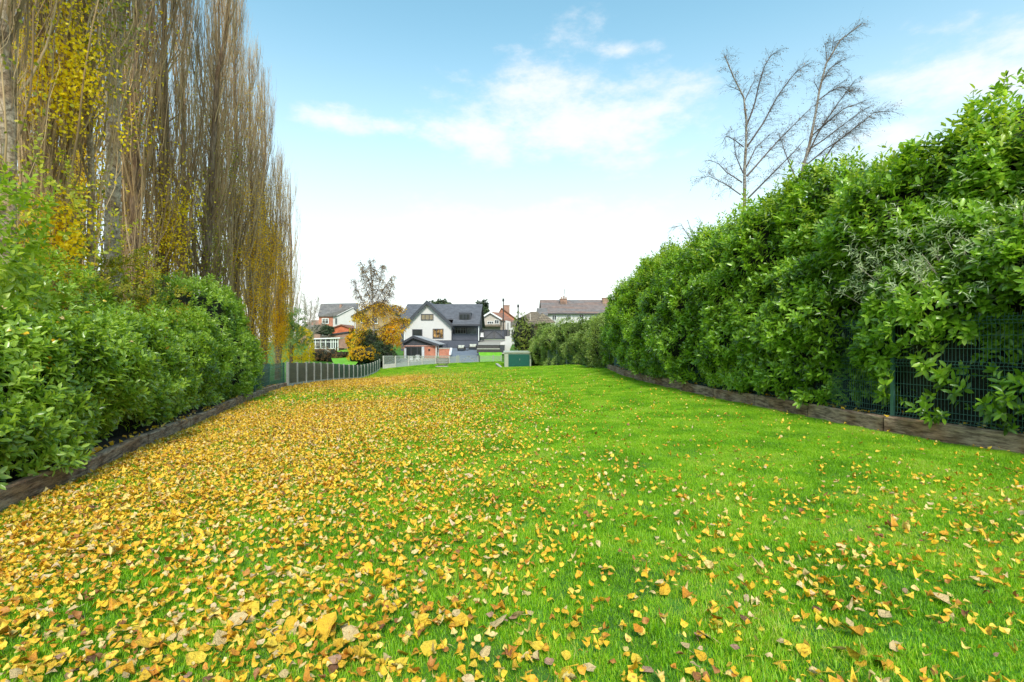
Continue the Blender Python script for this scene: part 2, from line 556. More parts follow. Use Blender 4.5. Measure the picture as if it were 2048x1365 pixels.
_kr = np.interp(GYY, [k[0] for k in KR], [k[1] for k in KR])
_kl = np.interp(GYY, [k[0] for k in KL], [k[1] for k in KL])
_zl = np.interp(GYY, [5, 9, 12.6, 18, 22, 25.5], [-.18, -.3, -.4, -.5, -.6, -.7])
GZ = np.where((GXX > _kr + .3) & (GYY < 30), np.minimum(GZ, .03), GZ)
GZ = np.where((GXX < _kl - .3) & (GYY < 25), np.minimum(GZ, _zl - .02), GZ)
clamp_below(-18, -4, 76, 79, _pz(700, 76) - .1, _pz(700, 76) - .1)
clamp_below(-16.5, -6.5, 62.8, 69.6, _pz(731, 62.2), _pz(717, 69.6))
clamp_below(-9, -3.8, 62.8, 76.8, _pz(727, 62.2), _pz(697, 76.8))
clamp_below(-5, -.6, 62.8, 67, _pz(726.5, 62.2), _pz(705, 67))
clamp_below(-5.5, -.4, 67, 90, _pz(705, 67) - .3, _pz(681, 90))


def gz(X, Y):
    X = np.asarray(X, float)
    Y = np.asarray(Y, float)
    u = np.clip((X - GX0) / GS, 0, len(gx) - 1.001)
    v = np.clip((Y - GY0) / GS, 0, len(gy) - 1.001)
    i = u.astype(int)
    j = v.astype(int)
    fu = u - i
    fv = v - j
    return (GZ[j, i] * (1 - fu) + GZ[j, i + 1] * fu) * (1 - fv) + (GZ[j + 1, i] * (1 - fu) + GZ[j + 1, i + 1] * fu) * fv


def gzf(x, y):
    return float(gz(x, y))


nx, ny = len(gx), len(gy)
idx = np.arange(nx * ny).reshape(ny, nx)
Fq = np.stack([idx[:-1, :-1], idx[:-1, 1:], idx[1:, 1:], idx[1:, :-1]], -1).reshape(-1, 4)
tag(link('lawn', np_mesh('lawn', np.c_[_Q, GZ.ravel()], Fq), M['ground'], smooth_=True), kind='structure')
g = MB().add([(-900, -300, -2.4), (900, -300, -2.4), (900, 1800, -2.4), (-900, 1800, -2.4)], [(0, 1, 2, 3)])
tag(g.build('ground', M['ground']), kind='structure')


def kx(K, D):
    return np.interp(D, [k[0] for k in K], [k[1] for k in K])


# lawn outline: left and right limits at a depth
def lawn_l(D):
    D = np.asarray(D, float)
    return np.where(D < 25.5, kx(KL, D), np.interp(D, [p.y for p in FPW], [p.x for p in FPW]))


RE = [(29.5, 5.5), (36, 6.0), (41, 5.3), (48, 3.6), (55.5, 2.0), (61, -.9)]


def lawn_r(D):
    D = np.asarray(D, float)
    return np.where(D < 29.5, kx(KR, D), kx(RE, D))


# ------------------------------------------------------------------ leaves
def leafquads(pos, dr, nrm_, L, W, fold=.25):
    """folded 4-triangle leaves -> V, F"""
    n = len(pos)
    dr = nrm(dr)
    side = nrm(np.cross(dr, nrm_))
    up = np.cross(side, dr)
    L = np.broadcast_to(L, n)[:, None]
    W = np.broadcast_to(W, n)[:, None]
    def pt(l, w_, u):
        return pos + dr * L * l + side * W * w_ + up * (W * abs(w_) * 2 * fold * .5 - L * u)
    V = np.stack([pos, pt(.3, .44, 0), pt(.7, .42, .05), pt(.5, 0, .02), pt(.7, -.42, .05), pt(.3, -.44, 0), pt(1, 0, .14)], 1).reshape(-1, 3)
    o_ = (np.arange(n) * 7)[:, None]
    Fa = np.concatenate([o_ + np.array([q]) for q in ([0, 3, 1], [1, 3, 2], [2, 3, 6], [0, 5, 3], [5, 4, 3], [4, 6, 3])], 0)
    return V, Fa


def unit_leaf_mesh(name, m):
    V, Fa = leafquads(np.zeros((1, 3)), np.array([[0, 1., 0]]), np.array([[0, 0, 1.]]), 1.0, 1.0, .25)
    me = np_mesh(name, V, Fa)
    me.materials.append(m)
    return me


def place_leaf_objects(parent, me, pos, dr, nr, L, W, name='leaf'):
    base = parent.location
    for i in range(len(pos)):
        d = Vector(dr[i]).normalized()
        s = d.cross(Vector(nr[i])).normalized()
        u = s.cross(d)
        # columns: x = -side (unit mesh side = dir x normal = +x), y = dir, z = up
        mt = Matrix(((s.x * W[i], d.x * L[i], u.x * L[i]), (s.y * W[i], d.y * L[i], u.y * L[i]), (s.z * W[i], d.z * L[i], u.z * L[i]))).to_4x4()
        mt.translation = Vector(pos[i]) - base
        o = bpy.data.objects.new(name, me)
        COL.objects.link(o)
        o.parent = parent
        o.matrix_local = mt


def sprigs(P, N, r, k=8, L=(.09, .14), ratio=.38, stem=.16, upb=.6):
    """whorled shoots growing out of surface points P with outward normals N"""
    n = len(P)
    ax = nrm(N + np.array([0, 0, upb]) + r.normal(0, .35, (n, 3)))
    ref = nrm(np.cross(ax, r.normal(0, 1, (n, 3))))
    oth = np.cross(ax, ref)
    ps, ds, ns, Ls, Ws = [], [], [], [], []
    sc = r.uniform(.75, 1.2, n)
    for i in range(k):
        t_ = i / max(1, k - 1)
        a = i * 2.4 + r.uniform(0, 6.28, n) * .2
        rad = ref * np.cos(a)[:, None] + oth * np.sin(a)[:, None]
        tilt = .35 + 1.0 * (1 - t_)          # lower leaves spread, upper ones stand up
        d = nrm(ax * (1.0 / (tilt + .3)) * .8 + rad + r.normal(0, .18, (n, 3)) - np.array([0, 0, .18]) * (1 - t_))
        p = P + ax * (stem * (t_ - .4) * sc)[:, None]
        l = r.uniform(L[0], L[1], n) * sc * (1 - .25 * t_)
        ps.append(p); ds.append(d); ns.append(nrm(ax + r.normal(0, .25, (n, 3)))); Ls.append(l); Ws.append(l * ratio * r.uniform(.85, 1.15, n))
    return np.concatenate(ps), np.concatenate(ds), np.concatenate(ns), np.concatenate(Ls), np.concatenate(Ws)


def foliage_objects(parent, name, m, S5, nobj=0, leafname='leaf'):
    P, D, N, L, W = S5
    if nobj:
        v = P - np.array([0, 0, EYE])
        infr = (v[:, 1] > 1) & (np.abs(v[:, 0]) < v[:, 1]) & (np.abs(v[:, 2]) < v[:, 1] * .667)
        sz = np.where(infr, L / np.linalg.norm(v, axis=1), 0)
        big = np.argsort(-sz)[:nobj]
        me = unit_leaf_mesh(leafname, m)
        place_leaf_objects(parent, me, P[big], D[big], N[big], L[big], W[big], leafname)
        keep = np.ones(len(P), bool)
        keep[big] = False
        P, D, N, L, W = P[keep], D[keep], N[keep], L[keep], W[keep]
    V, Fa = leafquads(P, D, N, L, W)
    return tag(link(name, np_mesh(name, V, Fa), m, parent), kind='stuff')


def hedge(path, H, thick, dens, m, label, seed, name='laurel_hedge', lump=.35, k=8, L=(.09, .14), ratio=.38, nobj=300, side=1, base=.15, bulge=.25, cat='hedge', upb=.6, stem=.16, lump2=.16, dfade=None, thin=None):
    """hedge whose face follows path [(D, X)], top height H(D) above ground; side=+1: hedge lies at +X of the face"""
    r = np.random.default_rng(seed)
    D0, D1 = path[0][0], path[-1][0]
    mid = (D0 + D1) / 2
    root = empty(name, (float(kx(path, mid)) + side * thick / 2, mid, gzf(kx(path, mid), mid)), label, cat)

    def surf(d, s):
        """d depth, s 0..1 from base of the face over the top to the back"""
        Hh = H(d) - base
        xf = kx(path, d)
        # superellipse half profile
        th = s * math.pi
        ex = .55
        cx = -np.sign(np.cos(th)) * np.abs(np.cos(th)) ** ex      # -1 face .. +1 back
        sz = np.sin(th) ** .6
        x = (cx + 1) / 2 * thick
        # wall part: let the first 45% of the face run straight up
        z = base + Hh * sz
        x = x - bulge * np.sin(np.clip(z / np.maximum(H(d), .1), 0, 1) * math.pi) * (cx < 0)
        e0 = np.clip((d - D0) / .9, 0, 1)
        e1 = np.clip((D1 - d) / .9, 0, 1)
        z = base + (z - base) * (1 - .35 * (1 - np.sqrt(1 - (1 - e0) ** 2))) * (1 - .35 * (1 - np.sqrt(1 - (1 - e1) ** 2)))
        return np.stack([xf + side * x, d, z + gz(xf, d)], -1)

    def surfn(d, s):
        e = .01
        a = surf(d, s)
        n_ = nrm(np.cross(surf(d + e * 5, s) - a, surf(d, np.clip(s + e, 0, 1)) - a))
        c = np.stack([kx(path, d) + side * thick / 2, d, H(d) * .45 + gz(kx(path, d), d)], -1)
        sg = np.sign(((a - c) * n_).sum(-1, keepdims=True))
        return a, n_ * np.where(sg == 0, 1, sg)

    def displaced(d, s, off=0):
        a, n_ = surfn(d, s)
        dd = lump * vnoise(a, .9, seed) + lump2 * vnoise(a, 2.3, seed + 5) + lump2 * .5 * vnoise(a, 5, seed + 9)
        return a + n_ * (dd + off)[..., None], n_

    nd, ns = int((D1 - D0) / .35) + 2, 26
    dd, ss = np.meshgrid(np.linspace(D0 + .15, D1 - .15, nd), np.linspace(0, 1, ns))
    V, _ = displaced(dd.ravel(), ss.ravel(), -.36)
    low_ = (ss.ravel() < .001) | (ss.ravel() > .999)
    V[low_, 2] = gz(V[low_, 0], V[low_, 1]) + .08  # core drawn down to the ground, standing in for shade under the hedge
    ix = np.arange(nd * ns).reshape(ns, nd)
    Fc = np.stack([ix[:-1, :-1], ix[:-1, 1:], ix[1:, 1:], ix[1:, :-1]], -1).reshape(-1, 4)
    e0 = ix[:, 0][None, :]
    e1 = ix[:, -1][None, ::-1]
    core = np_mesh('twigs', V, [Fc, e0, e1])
    link('twigs', core, M['inner'], root)  # closed dark shell, its colour stands for shade between the leaves
    area = (D1 - D0) * (2 * float(np.mean(H(np.linspace(D0, D1, 20)))) + thick) * 1.15
    n_ = int(area * dens)
    d = r.uniform(D0, D1, n_)
    s = r.random(n_) * .72
    face = r.random(n_) < .55               # spread evenly up the face
    s = np.where(face, np.arcsin(r.random(n_) ** (1 / .6)) / math.pi, s)
    if dfade:
        keep = r.random(n_) < dfade(d)
        d, s = d[keep], s[keep]
    P, N = displaced(d, s, 0)
    if thin is not None:
        q = r.random(len(P)) > thin(P)
        P[q, 0] += side * r.uniform(.35, .75, q.sum())      # these shoots stay behind the fence
        keep = ~q | (r.random(len(P)) < .45)
        P, N, d, s = P[keep], N[keep], d[keep], s[keep]
    P = P + N * r.normal(0, .06, (len(P), 1))
    # end caps
    ncap = int(dens * thick * float(H(np.array(D1))) * 1.3)
    for De, sg in ((D0, -1), (D1, 1)):
        h = float(H(np.array(De)))
        q = r.random((ncap, 2))
        X = kx(path, De) + side * q[:, 0] * thick
        Z = base + q[:, 1] * h * .9
        okk = (np.abs(q[:, 0] - .5) * 2) ** 2.4 + q[:, 1] ** 2.4 < 1.0
        pc = np.stack([X, np.full(ncap, De) + sg * (.1 - .35 * q[:, 1] ** 2) + .2 * vnoise(np.stack([X, Z, Z * 0], -1), 1.5, seed), Z + gz(X, De)], -1)[okk]
        P = np.concatenate([P, pc])
        N = np.concatenate([N, np.tile([[-.2 * side, sg, .1]], (len(pc), 1))])
    S5 = sprigs(P, N, r, k, L, ratio, stem, upb)
    foliage_objects(root, 'foliage', m, S5, nobj)
    return root, displaced


def blob_bush(name, c, rad, dens, m, label, cat, seed, k=7, L=(.07, .12), ratio=.4, nobj=0, parent=None, upb=.5, stem=.14, inner=True, lump=.18, lo=-.5):
    """bush: sprigs over a lumpy ellipsoid, with an optional dark core coloured as inner shade"""
    r = np.random.default_rng(seed)
    c = np.array(c, float)
    rad = np.array(rad, float)
    gzv = gzf(c[0], c[1])
    root = parent or empty(name, (c[0], c[1], gzv), label, cat)

    def shell(u, off=0):
        dsp = 1 + lump * 2 * vnoise(u * rad + c, 1.2 / max(.6, rad.mean() * .7), seed) + lump * vnoise(u * rad + c, 3.0, seed + 3)
        return c + u * rad * dsp[:, None] * (1 + off)
    area = 4 * math.pi * ((rad[0] * rad[1]) ** 1.6 / 3 + (rad[0] * rad[2]) ** 1.6 / 3 + (rad[1] * rad[2]) ** 1.6 / 3) ** (1 / 1.6)
    n_ = int(area * dens)
    u = nrm(r.normal(0, 1, (n_, 3)))
    u = u[u[:, 2] > lo]
    P = shell(u) - u * np.abs(r.normal(0, .08, (len(u), 1))) * rad
    P[:, 2] = np.maximum(P[:, 2], gz(P[:, 0], P[:, 1]) + .06)
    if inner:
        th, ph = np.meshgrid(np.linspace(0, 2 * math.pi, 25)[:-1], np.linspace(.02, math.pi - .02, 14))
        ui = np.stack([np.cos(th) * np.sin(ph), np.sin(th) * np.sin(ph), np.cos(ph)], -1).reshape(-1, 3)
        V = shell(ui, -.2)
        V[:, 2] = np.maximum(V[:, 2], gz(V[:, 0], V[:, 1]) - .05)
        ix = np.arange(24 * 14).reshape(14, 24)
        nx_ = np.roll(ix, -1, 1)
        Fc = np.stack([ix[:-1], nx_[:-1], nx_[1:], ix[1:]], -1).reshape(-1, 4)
        link('twigs', np_mesh('twigs', V, Fc), M['inner'], root)  # one dark shell, the bush's inner shade painted as its colour
    S5 = sprigs(P, u, r, k, L, ratio, stem, upb)
    foliage_objects(root, 'foliage', m, S5, nobj)
    return root


# ------------------------------------------------------------------ branches
def tubes(P, Rr, sides=3):
    """P (N,K,3) paths, Rr (N,K) radii"""
    N_, K, _ = P.shape
    T = np.gradient(P, axis=1)
    T = nrm(T)
    ref = np.zeros_like(T)
    ref[..., 0] = 1
    A = nrm(np.cross(T, ref) + 1e-6)
    B = np.cross(T, A)
    ang = np.arange(sides) * 2 * math.pi / sides
    V = P[:, :, None] + Rr[:, :, None, None] * (A[:, :, None] * np.cos(ang)[None, None, :, None] + B[:, :, None] * np.sin(ang)[None, None, :, None])
    ix = np.arange(N_ * K * sides).reshape(N_, K, sides)
    a = ix[:, :-1]
    b_ = ix[:, 1:]
    Fq_ = np.stack([a, np.roll(a, -1, 2), np.roll(b_, -1, 2), b_], -1).reshape(-1, 4)
    return V.reshape(-1, 3), Fq_


def merge(parts):
    Vs, Fs, n = [], [], 0
    for V, F_ in parts:
        Vs.append(V)
        Fs.append(F_ + n)
        n += len(V)
    return np.concatenate(Vs), np.concatenate(Fs)


def sample(P, pi, t_):
    """point & tangent on path pi at parameter t in 0..1"""
    K = P.shape[1]
    u = np.clip(t_ * (K - 1), 0, K - 1.001)
    i = u.astype(int)
    f = (u - i)[:, None]
    a, b_ = P[pi, i], P[pi, i + 1]
    return a * (1 - f) + b_ * f, nrm(b_ - a)


def ascending(start, az_, ln, spread, K, r, wob=.05):
    """branches that leave sideways and turn up, like a Lombardy poplar's"""
    n = len(start)
    t_ = np.linspace(0, 1, K)[None, :, None]
    rad = np.stack([np.cos(az_), np.sin(az_), 0 * az_], -1)[:, None]
    out = rad * (spread[:, None, None] * (1 - np.exp(-2.6 * t_)) / .926)
    up = np.array([0, 0, 1.])[None, None] * ln[:, None, None] * t_
    wb = np.cumsum(r.normal(0, wob, (n, K, 3)) * np.array([1, 1, .2]), 1) * ln[:, None, None] * .16
    wb[:, 0] = 0
    return start[:, None] + out + up + wb


def poplar(px, D, Hh, r0, seed, label, leaves, leafm, lean=0, nprim=70, ntw=12, nter=4, bark='bark', crown=1.5, low=.07, epi=1.0):
    r = np.random.default_rng(seed)
    X = (px - 1024) / F * D
    z0 = gzf(X, D)
    root = empty('poplar_tree', (X, D, z0), label, 'poplar tree', 'poplars in the row behind the left hedge')
    K = 14
    t_ = np.linspace(0, 1, K)
    tr = np.zeros((1, K, 3))
    tr[0, :, 0] = X + lean * t_ + np.cumsum(r.normal(0, .06, K)) * t_
    tr[0, :, 1] = D + np.cumsum(r.normal(0, .06, K)) * t_
    tr[0, :, 2] = z0 - .2 + (Hh + .2) * t_
    rr = (r0 * .85 * (1 - t_) ** 1.05 * (1 + .35 * np.exp(-t_ * 30)) + .012)[None]
    V, Fq_ = tubes(tr, rr, 12)
    V += (vnoise(V, 3, seed) * .05 * r0 / .25)[:, None] * np.array([1, 1, 0])
    link('trunk', np_mesh('trunk', V, Fq_), M[bark], root, True)
    # primaries
    n = nprim
    h = r.beta(1.05, 1.35, n) * (.9 - low) + low
    st, _ = sample(tr, np.zeros(n, int), h)
    ln = (Hh * (1 - h)) * r.uniform(.22, .5, n) + 1.2
    spr = crown * r.uniform(.45, 1.0, n) * np.clip(1.25 - h, .3, 1) * np.clip(.55 + h * 2, 0, 1)
    pr = ascending(st, r.uniform(0, 6.28, n), ln, spr, 9, r, .07)
    prr = np.linspace(1, .15, 9)[None] * (r0 * .05 + .0036 * ln)[:, None]
    parts = [tubes(pr, prr, 4)]
    # twigs
    n2 = int(n * ntw * .85)
    pi = r.integers(0, n, n2)
    tt = r.uniform(.08, 1, n2)
    st2, _ = sample(pr, pi, tt)
    ln2 = r.uniform(.7, 2.6, n2) * (1 - .4 * tt)
    tw = ascending(st2, r.uniform(0, 6.28, n2), ln2, ln2 * r.uniform(.05, .22, n2), 4, r, .14)
    parts.append(tubes(tw, np.linspace(1, .35, 4)[None] * r.uniform(.005, .010, n2)[:, None], 3))
    # epicormic shoots close to the lower trunk
    n3 = int(260 * epi)
    hh = r.beta(1, 2.2, n3) * .7 + .02
    st3, _ = sample(tr, np.zeros(n3, int), hh)
    ln3 = r.uniform(1, 3.4, n3)
    ep = ascending(st3, r.uniform(0, 6.28, n3), ln3, r.uniform(.15, .7, n3), 5, r, .16)
    parts.append(tubes(ep, np.linspace(1, .35, 5)[None] * r.uniform(.005, .010, n3)[:, None], 3))
    # fine shoots
    n4 = n2 * nter
    al = np.concatenate([tw, ep[:, [0, 1, 2, 4]]])
    pi4 = r.integers(0, len(al), n4)
    st4, _ = sample(al, pi4, r.uniform(.1, 1, n4))
    ln4 = r.uniform(.25, .8, n4)
    te = ascending(st4, r.uniform(0, 6.28, n4), ln4, ln4 * r.uniform(.08, .35, n4), 3, r, .2)
    parts.append(tubes(te, np.linspace(1, .5, 3)[None] * r.uniform(.003, .0052, n4)[:, None], 3))
    V, Fq_ = merge(parts)
    link('branches', np_mesh('branches', V, Fq_), M['twig'], root)
    # leaves: clustered, mostly low
    nl, lz, lh, amp = leaves          # count, centre height, spread, clustering
    if nl:
        nc = nl * 5
        pc = r.integers(0, n4, nc)
        pp, _ = sample(te, pc, r.uniform(.2, 1, nc))
        wgt = np.exp(-((pp[:, 2] - lz) / lh) ** 2) * np.clip(.5 + amp * vnoise(pp, .55, seed + 2), .03, 2)
        pp = pp[r.random(nc) < wgt * nl / max(1e-6, wgt.sum())]
        q = len(pp)
        pp = pp + r.normal(0, .12, pp.shape) + nrm(np.stack([X - pp[:, 0] - 2 * X, -pp[:, 1], 0 * pp[:, 0]], -1)) * np.abs(r.normal(0, .45, (q, 1)))
        V, Fa = leafquads(pp, r.normal(0, 1, (q, 3)) - np.array([0, 0, .6]), r.normal(0, 1, (q, 3)), r.uniform(.055, .095, q), r.uniform(.05, .08, q), .12)
        tag(link('foliage', np_mesh('foliage', V, Fa), M[leafm], root), kind='stuff')
    return root


def limb_tree(name, label, cat, limbs, base, twn, tw_dir, m_tr, m_tw, seed, r0, twlen=(.4, 1.2), leaf=None, group=None, twr=(.004, .008), droop=.35, depthj=.8, nter=3):
    """tree from hand-laid limbs: each limb a list of world points, first = trunk"""
    r = np.random.default_rng(seed)
    root = empty(name, base, label, cat, group)
    K = 12
    paths, radii = [], []
    for j, lm in enumerate(limbs):
        pts = np.array([tuple(p) for p in lm])
        sg = np.r_[0, np.cumsum(np.linalg.norm(np.diff(pts, axis=0), axis=1))]
        q = np.linspace(0, sg[-1], K)
        pp = np.stack([np.interp(q, sg, pts[:, a]) for a in range(3)], -1)
        if j:
            pp[:, 1] += np.linspace(0, 1, K) ** 1.2 * r.uniform(-1, 1) * depthj * sg[-1] * .3
        paths.append(pp)
        rr = (r0 if j == 0 else min(r0 * .35, .007 * sg[-1] + .008)) * np.linspace(1, .1, K) ** .9 + .006
        radii.append(rr)
    P = np.array(paths)
    Rr = np.array(radii)
    V, Fq_ = tubes(P[:1], Rr[:1], 10)
    link('trunk', np_mesh('trunk', V, Fq_), M[m_tr], root, True)
    parts = [tubes(P[1:], Rr[1:], 5)]
    n = twn
    lens = np.array([np.linalg.norm(np.diff(p, axis=0), axis=1).sum() for p in P])
    lens[0] *= .6
    pi = r.choice(len(P), n, p=lens / lens.sum())
    tt = r.uniform(.15, 1, n)
    tt = np.where(pi == 0, .35 + .65 * tt, tt)
    st, tg = sample(P, pi, tt)
    ln = r.uniform(*twlen, n) * (1.1 - .5 * tt)
    d = nrm(tg * .8 + r.normal(0, .62, (n, 3)) + np.array(tw_dir))
    t4 = np.linspace(0, 1, 4)[None, :, None]
    tw = st[:, None] + d[:, None] * ln[:, None, None] * t4 - np.array([0, 0, 1.]) * droop * ln[:, None, None] * t4 ** 2.2
    parts.append(tubes(tw, np.linspace(1, .4, 4)[None] * r.uniform(*twr, n)[:, None], 3))
    n4 = n * nter
    pi4 = r.integers(0, n, n4)
    st4, tg4 = sample(tw, pi4, r.uniform(.15, 1, n4))
    ln4 = r.uniform(.12, .4, n4) * twlen[1] / 1.2
    d4 = nrm(tg4 + r.normal(0, .4, (n4, 3)) + np.array(tw_dir) * .5)
    t3 = np.linspace(0, 1, 3)[None, :, None]
    te = st4[:, None] + d4[:, None] * ln4[:, None, None] * t3 - np.array([0, 0, 1.]) * droop * ln4[:, None, None] * t3 ** 2
    parts.append(tubes(te, np.linspace(1, .5, 3)[None] * r.uniform(twr[0] * .7, twr[1] * .7, n4)[:, None], 3))
    V, Fq_ = merge(parts)
    link('branches', np_mesh('branches', V, Fq_), M[m_tw], root)
    for lf in (leaf or []):
        nl, mm, size, zlo, zhi = lf
        pl = r.integers(0, n4, nl * 2)
        pp, _ = sample(te, pl, r.uniform(.1, 1, nl * 2))
        pp = pp + r.normal(0, .05 * size / .05, pp.shape)
        wz = np.clip((pp[:, 2] - zlo) / .8, 0, 1) * np.clip((zhi - pp[:, 2]) / .8, 0, 1)
        pp = pp[(r.random(len(pp)) < wz)][:nl]
        q = len(pp)
        V, Fa = leafquads(pp, r.normal(0, 1, (q, 3)) - np.array([0, 0, .7]), r.normal(0, 1, (q, 3)), r.uniform(.8, 1.3, q) * size, r.uniform(.5, .9, q) * size, .12)
        tag(link('foliage', np_mesh('foliage', V, Fa), M[mm], root), kind='stuff')
    return root


# ================================================================== STRUCTURE BEYOND THE LAWN
def quad_sheet(name, pts, m):
    b_ = MB().add([tuple(p) for p in pts], [tuple(range(len(pts)))])
    return tag(b_.build(name, m), kind='structure')


def rising(name, l0, l1, D0, D1, z0, z1, m, n=8):
    """a sloping strip between two side lines (px pairs are world x)"""
    b_ = MB()
    vs = []
    for i in range(n + 1):
        t_ = i / n
        D = D0 + (D1 - D0) * t_
        z = z0 + (z1 - z0) * t_
        vs += [(l0[0] + (l0[1] - l0[0]) * t_, D, z), (l1[0] + (l1[1] - l1[0]) * t_, D, z)]
    b_.add(vs, [(2 * i, 2 * i + 1, 2 * i + 3, 2 * i + 2) for i in range(n)])
    return tag(b_.build(name, m), kind='structure')


X_ = lambda px, D: (px - 1024) / F * D
Z_ = lambda py, D: EYE - (py - 682.5) / F * D

# ground beyond the rear fence: slate terrace ramp, pale drive, clipped lawn, paving before the garden room
rising('terrace_paving', (X_(900, 62), X_(898, 76.8)), (X_(960, 62), X_(957, 76.8)), 62.2, 76.8, Z_(727, 62.2), Z_(697, 76.8), M['terrace'])
rising('side_lawn', (X_(960, 62) + .02, X_(957, 67) + .02), (X_(1004, 62), X_(1004, 67)), 62.2, 67, Z_(726.5, 62.2), Z_(705, 67), M['far_lawn'])
rising('drive', (X_(957, 70) + .02, X_(957, 90)), (X_(1010, 70), X_(1012, 90)), 69.1, 90, Z_(690.5, 69), Z_(679.5, 90), M['paving'])
rising('patio', (X_(765, 62), X_(790, 70)), (X_(900, 62) - .02, X_(900, 68) - .02), 62.2, 69.6, Z_(731, 62.2), Z_(717, 69.6), M['paving'])
rising('neighbour_lawn', (X_(668, 56), X_(655, 82)), (X_(722, 58), X_(735, 82)), 56, 82, Z_(730, 56), Z_(700, 82), M['far_lawn'])


def window(house, px0, px1, py0, py1, D, m_frame='white_paint', m_glass='glass', cols=2, transom=False, fw=.07, sill=False):
    x0, x1, z1, z0 = X_(px0, D), X_(px1, D), Z_(py0, D), Z_(py1, D)
    b_ = MB()
    y0, y1 = D - .09, D + .01
    b_.box(x0, x1, y0, y1, z1 - fw, z1).box(x0, x1, y0, y1, z0, z0 + fw)
    b_.box(x0, x0 + fw, y0, y1, z0 + fw, z1 - fw).box(x1 - fw, x1, y0, y1, z0 + fw, z1 - fw)
    for i in range(1, cols):
        xm = x0 + (x1 - x0) * i / cols
        b_.box(xm - fw * .4, xm + fw * .4, y0 + .01, y1, z0 + fw, z1 - fw)
    if transom:
        zt = z0 + (z1 - z0) * .68
        b_.box(x0 + fw, x1 - fw, y0 + .02, y1, zt - fw * .35, zt + fw * .35)
    if sill:
        b_.box(x0 - .08, x1 + .08, D - .16, D, z0 - .09, z0 - .003)
    f = b_.build('window', M[m_frame], house)
    MB().box(x0 + fw * .5, x1 - fw * .5, D - .045, D - .03, z0 + fw * .5, z1 - fw * .5).build('pane', M[m_glass], f)
    return f


def slab(p, thick=.18):
    """roof slab from four corner points (counter-clockwise seen from above)"""
    return MB().prism(p, (0, 0, thick))


def gable_house(name, label, x0, x1, D0, D1, zb, ze, zr, wall, roof, along='X', over=.35, chim=None, verge=None, cat='house', xr=None):
    """along='X': ridge parallel to X; 'Y': ridge runs away from the camera"""
    h = empty(name, ((x0 + x1) / 2, (D0 + D1) / 2, zb), label, cat)
    if along == 'Y':
        xm = (x0 + x1) / 2 if xr is None else xr
        MB().prism([(x0, D0, zb), (x1, D0, zb), (x1, D0, ze), (xm, D0, zr), (x0, D0, ze)], (0, D1 - D0, 0)).build('wall', M[wall], h)
        r = MB()
        for xe, s in ((x0, -1), (x1, 1)):
            sl_ = (zr - ze) / abs(xm - xe)
            xo = xe + s * over
            zo = ze - sl_ * over
            r.prism([(xo, D0 - over, zo + .01), (xm, D0 - over, zr + .01), (xm, D1 + over, zr + .01), (xo, D1 + over, zo + .01)], (0, 0, .17))
        ro = r.build('roof', M[roof], h)
        if verge:
            v = MB()
            for xe, s in ((x0, -1), (x1, 1)):
                sl_ = (zr - ze) / abs(xm - xe)
                xo = xe + s * over
                zo = ze - sl_ * over
                v.prism([(xo, D0 - over - .05, zo - .12), (xm, D0 - over - .05, zr - .12), (xm, D0 - over - .05, zr + .2), (xo, D0 - over - .05, zo + .2)], (0, .045, 0))
            v.build('fascia', M[verge], h)
    else:
        Dm = (D0 + D1) / 2
        MB().prism([(x0, D0, zb), (x0, D1, zb), (x0, D1, ze), (x0, Dm, zr), (x0, D0, ze)], (x1 - x0, 0, 0)).build('wall', M[wall], h)
        sl_ = (zr - ze) / (Dm - D0)
        r = MB()
        for De, s in ((D0, -1), (D1, 1)):
            r.prism([(x0 - over, De + s * over, ze - sl_ * over + .01), (x1 + over, De + s * over, ze - sl_ * over + .01), (x1 + over, Dm, zr + .01), (x0 - over, Dm, zr + .01)], (0, 0, .17))
        ro = r.build('roof', M[roof], h)
        g_ = MB().box(x0 - over, x1 + over, D0 - over - .12, D0 - over - .002, ze - sl_ * over - .08, ze - sl_ * over + .06)
        g_.build('gutter', M['charcoal'], h)
    for c in (chim or []):
        cx, cd_, w_, zb_, zt = c
        cb = MB().box(cx - w_ / 2, cx + w_ / 2, cd_ - w_ * .35, cd_ + w_ * .35, zb_, zt).box(cx - w_ / 2 - .06, cx + w_ / 2 + .06, cd_ - w_ * .35 - .06, cd_ + w_ * .35 + .06, zt + .001, zt + .14)
        co = cb.build('chimney', M['dark_brick'], ro)
    return h, ro


# ---------------- the white gabled house
H0 = empty('white_gabled_house', (-11, 80, .3), 'white gabled house with slate roof and dark window frames, largest house beyond the rear fence', 'house')
D = 78
MB().prism([at(807.6, 681, D), at(903, 681, D), at(903, 652, D), at(853.6, 608, D), at(807.6, 653, D)], (0, 6.5, 0)).build('wall', M['white_render'], H0)
MB().box(X_(816, 85), X_(957, 79.6), 79.6, 90, -.5, 4.0).build('rear_wall', M['charcoal2'], H0)
MB().box(X_(807.6, 78), X_(957, 77.4), 77.4, 79.5, Z_(700, 77.4), Z_(681.4, 77.4) - .003).build('plinth', M['charcoal2'], H0)
for i in range(1, 5):
    zz = Z_(681.4, 77.4) - i * .3
zr, ze = Z_(610.5, 85), Z_(650.5, 77)
xl, xr_ = X_(815, 85), X_(959.5, 77.5)
rf = MB()
xg = X_(905, 77.5)
rf.prism([(xg, 77, ze), (xr_, 77, ze), (xr_, 85, zr), (xg, 85, zr)], (0, 0, .16))
zq = ze + (zr - ze) * 1.9 / 8
rf.prism([(xl, 78.9, zq), (xg - .002, 78.9, zq), (xg - .002, 85, zr), (xl, 85, zr)], (0, 0, .16))
rf.prism([(xl, 93, ze), (xl, 85, zr), (xr_, 85, zr), (xr_, 93, ze)], (0, 0, .16))
roof0 = rf.build('roof', M['slate_dark'], H0)
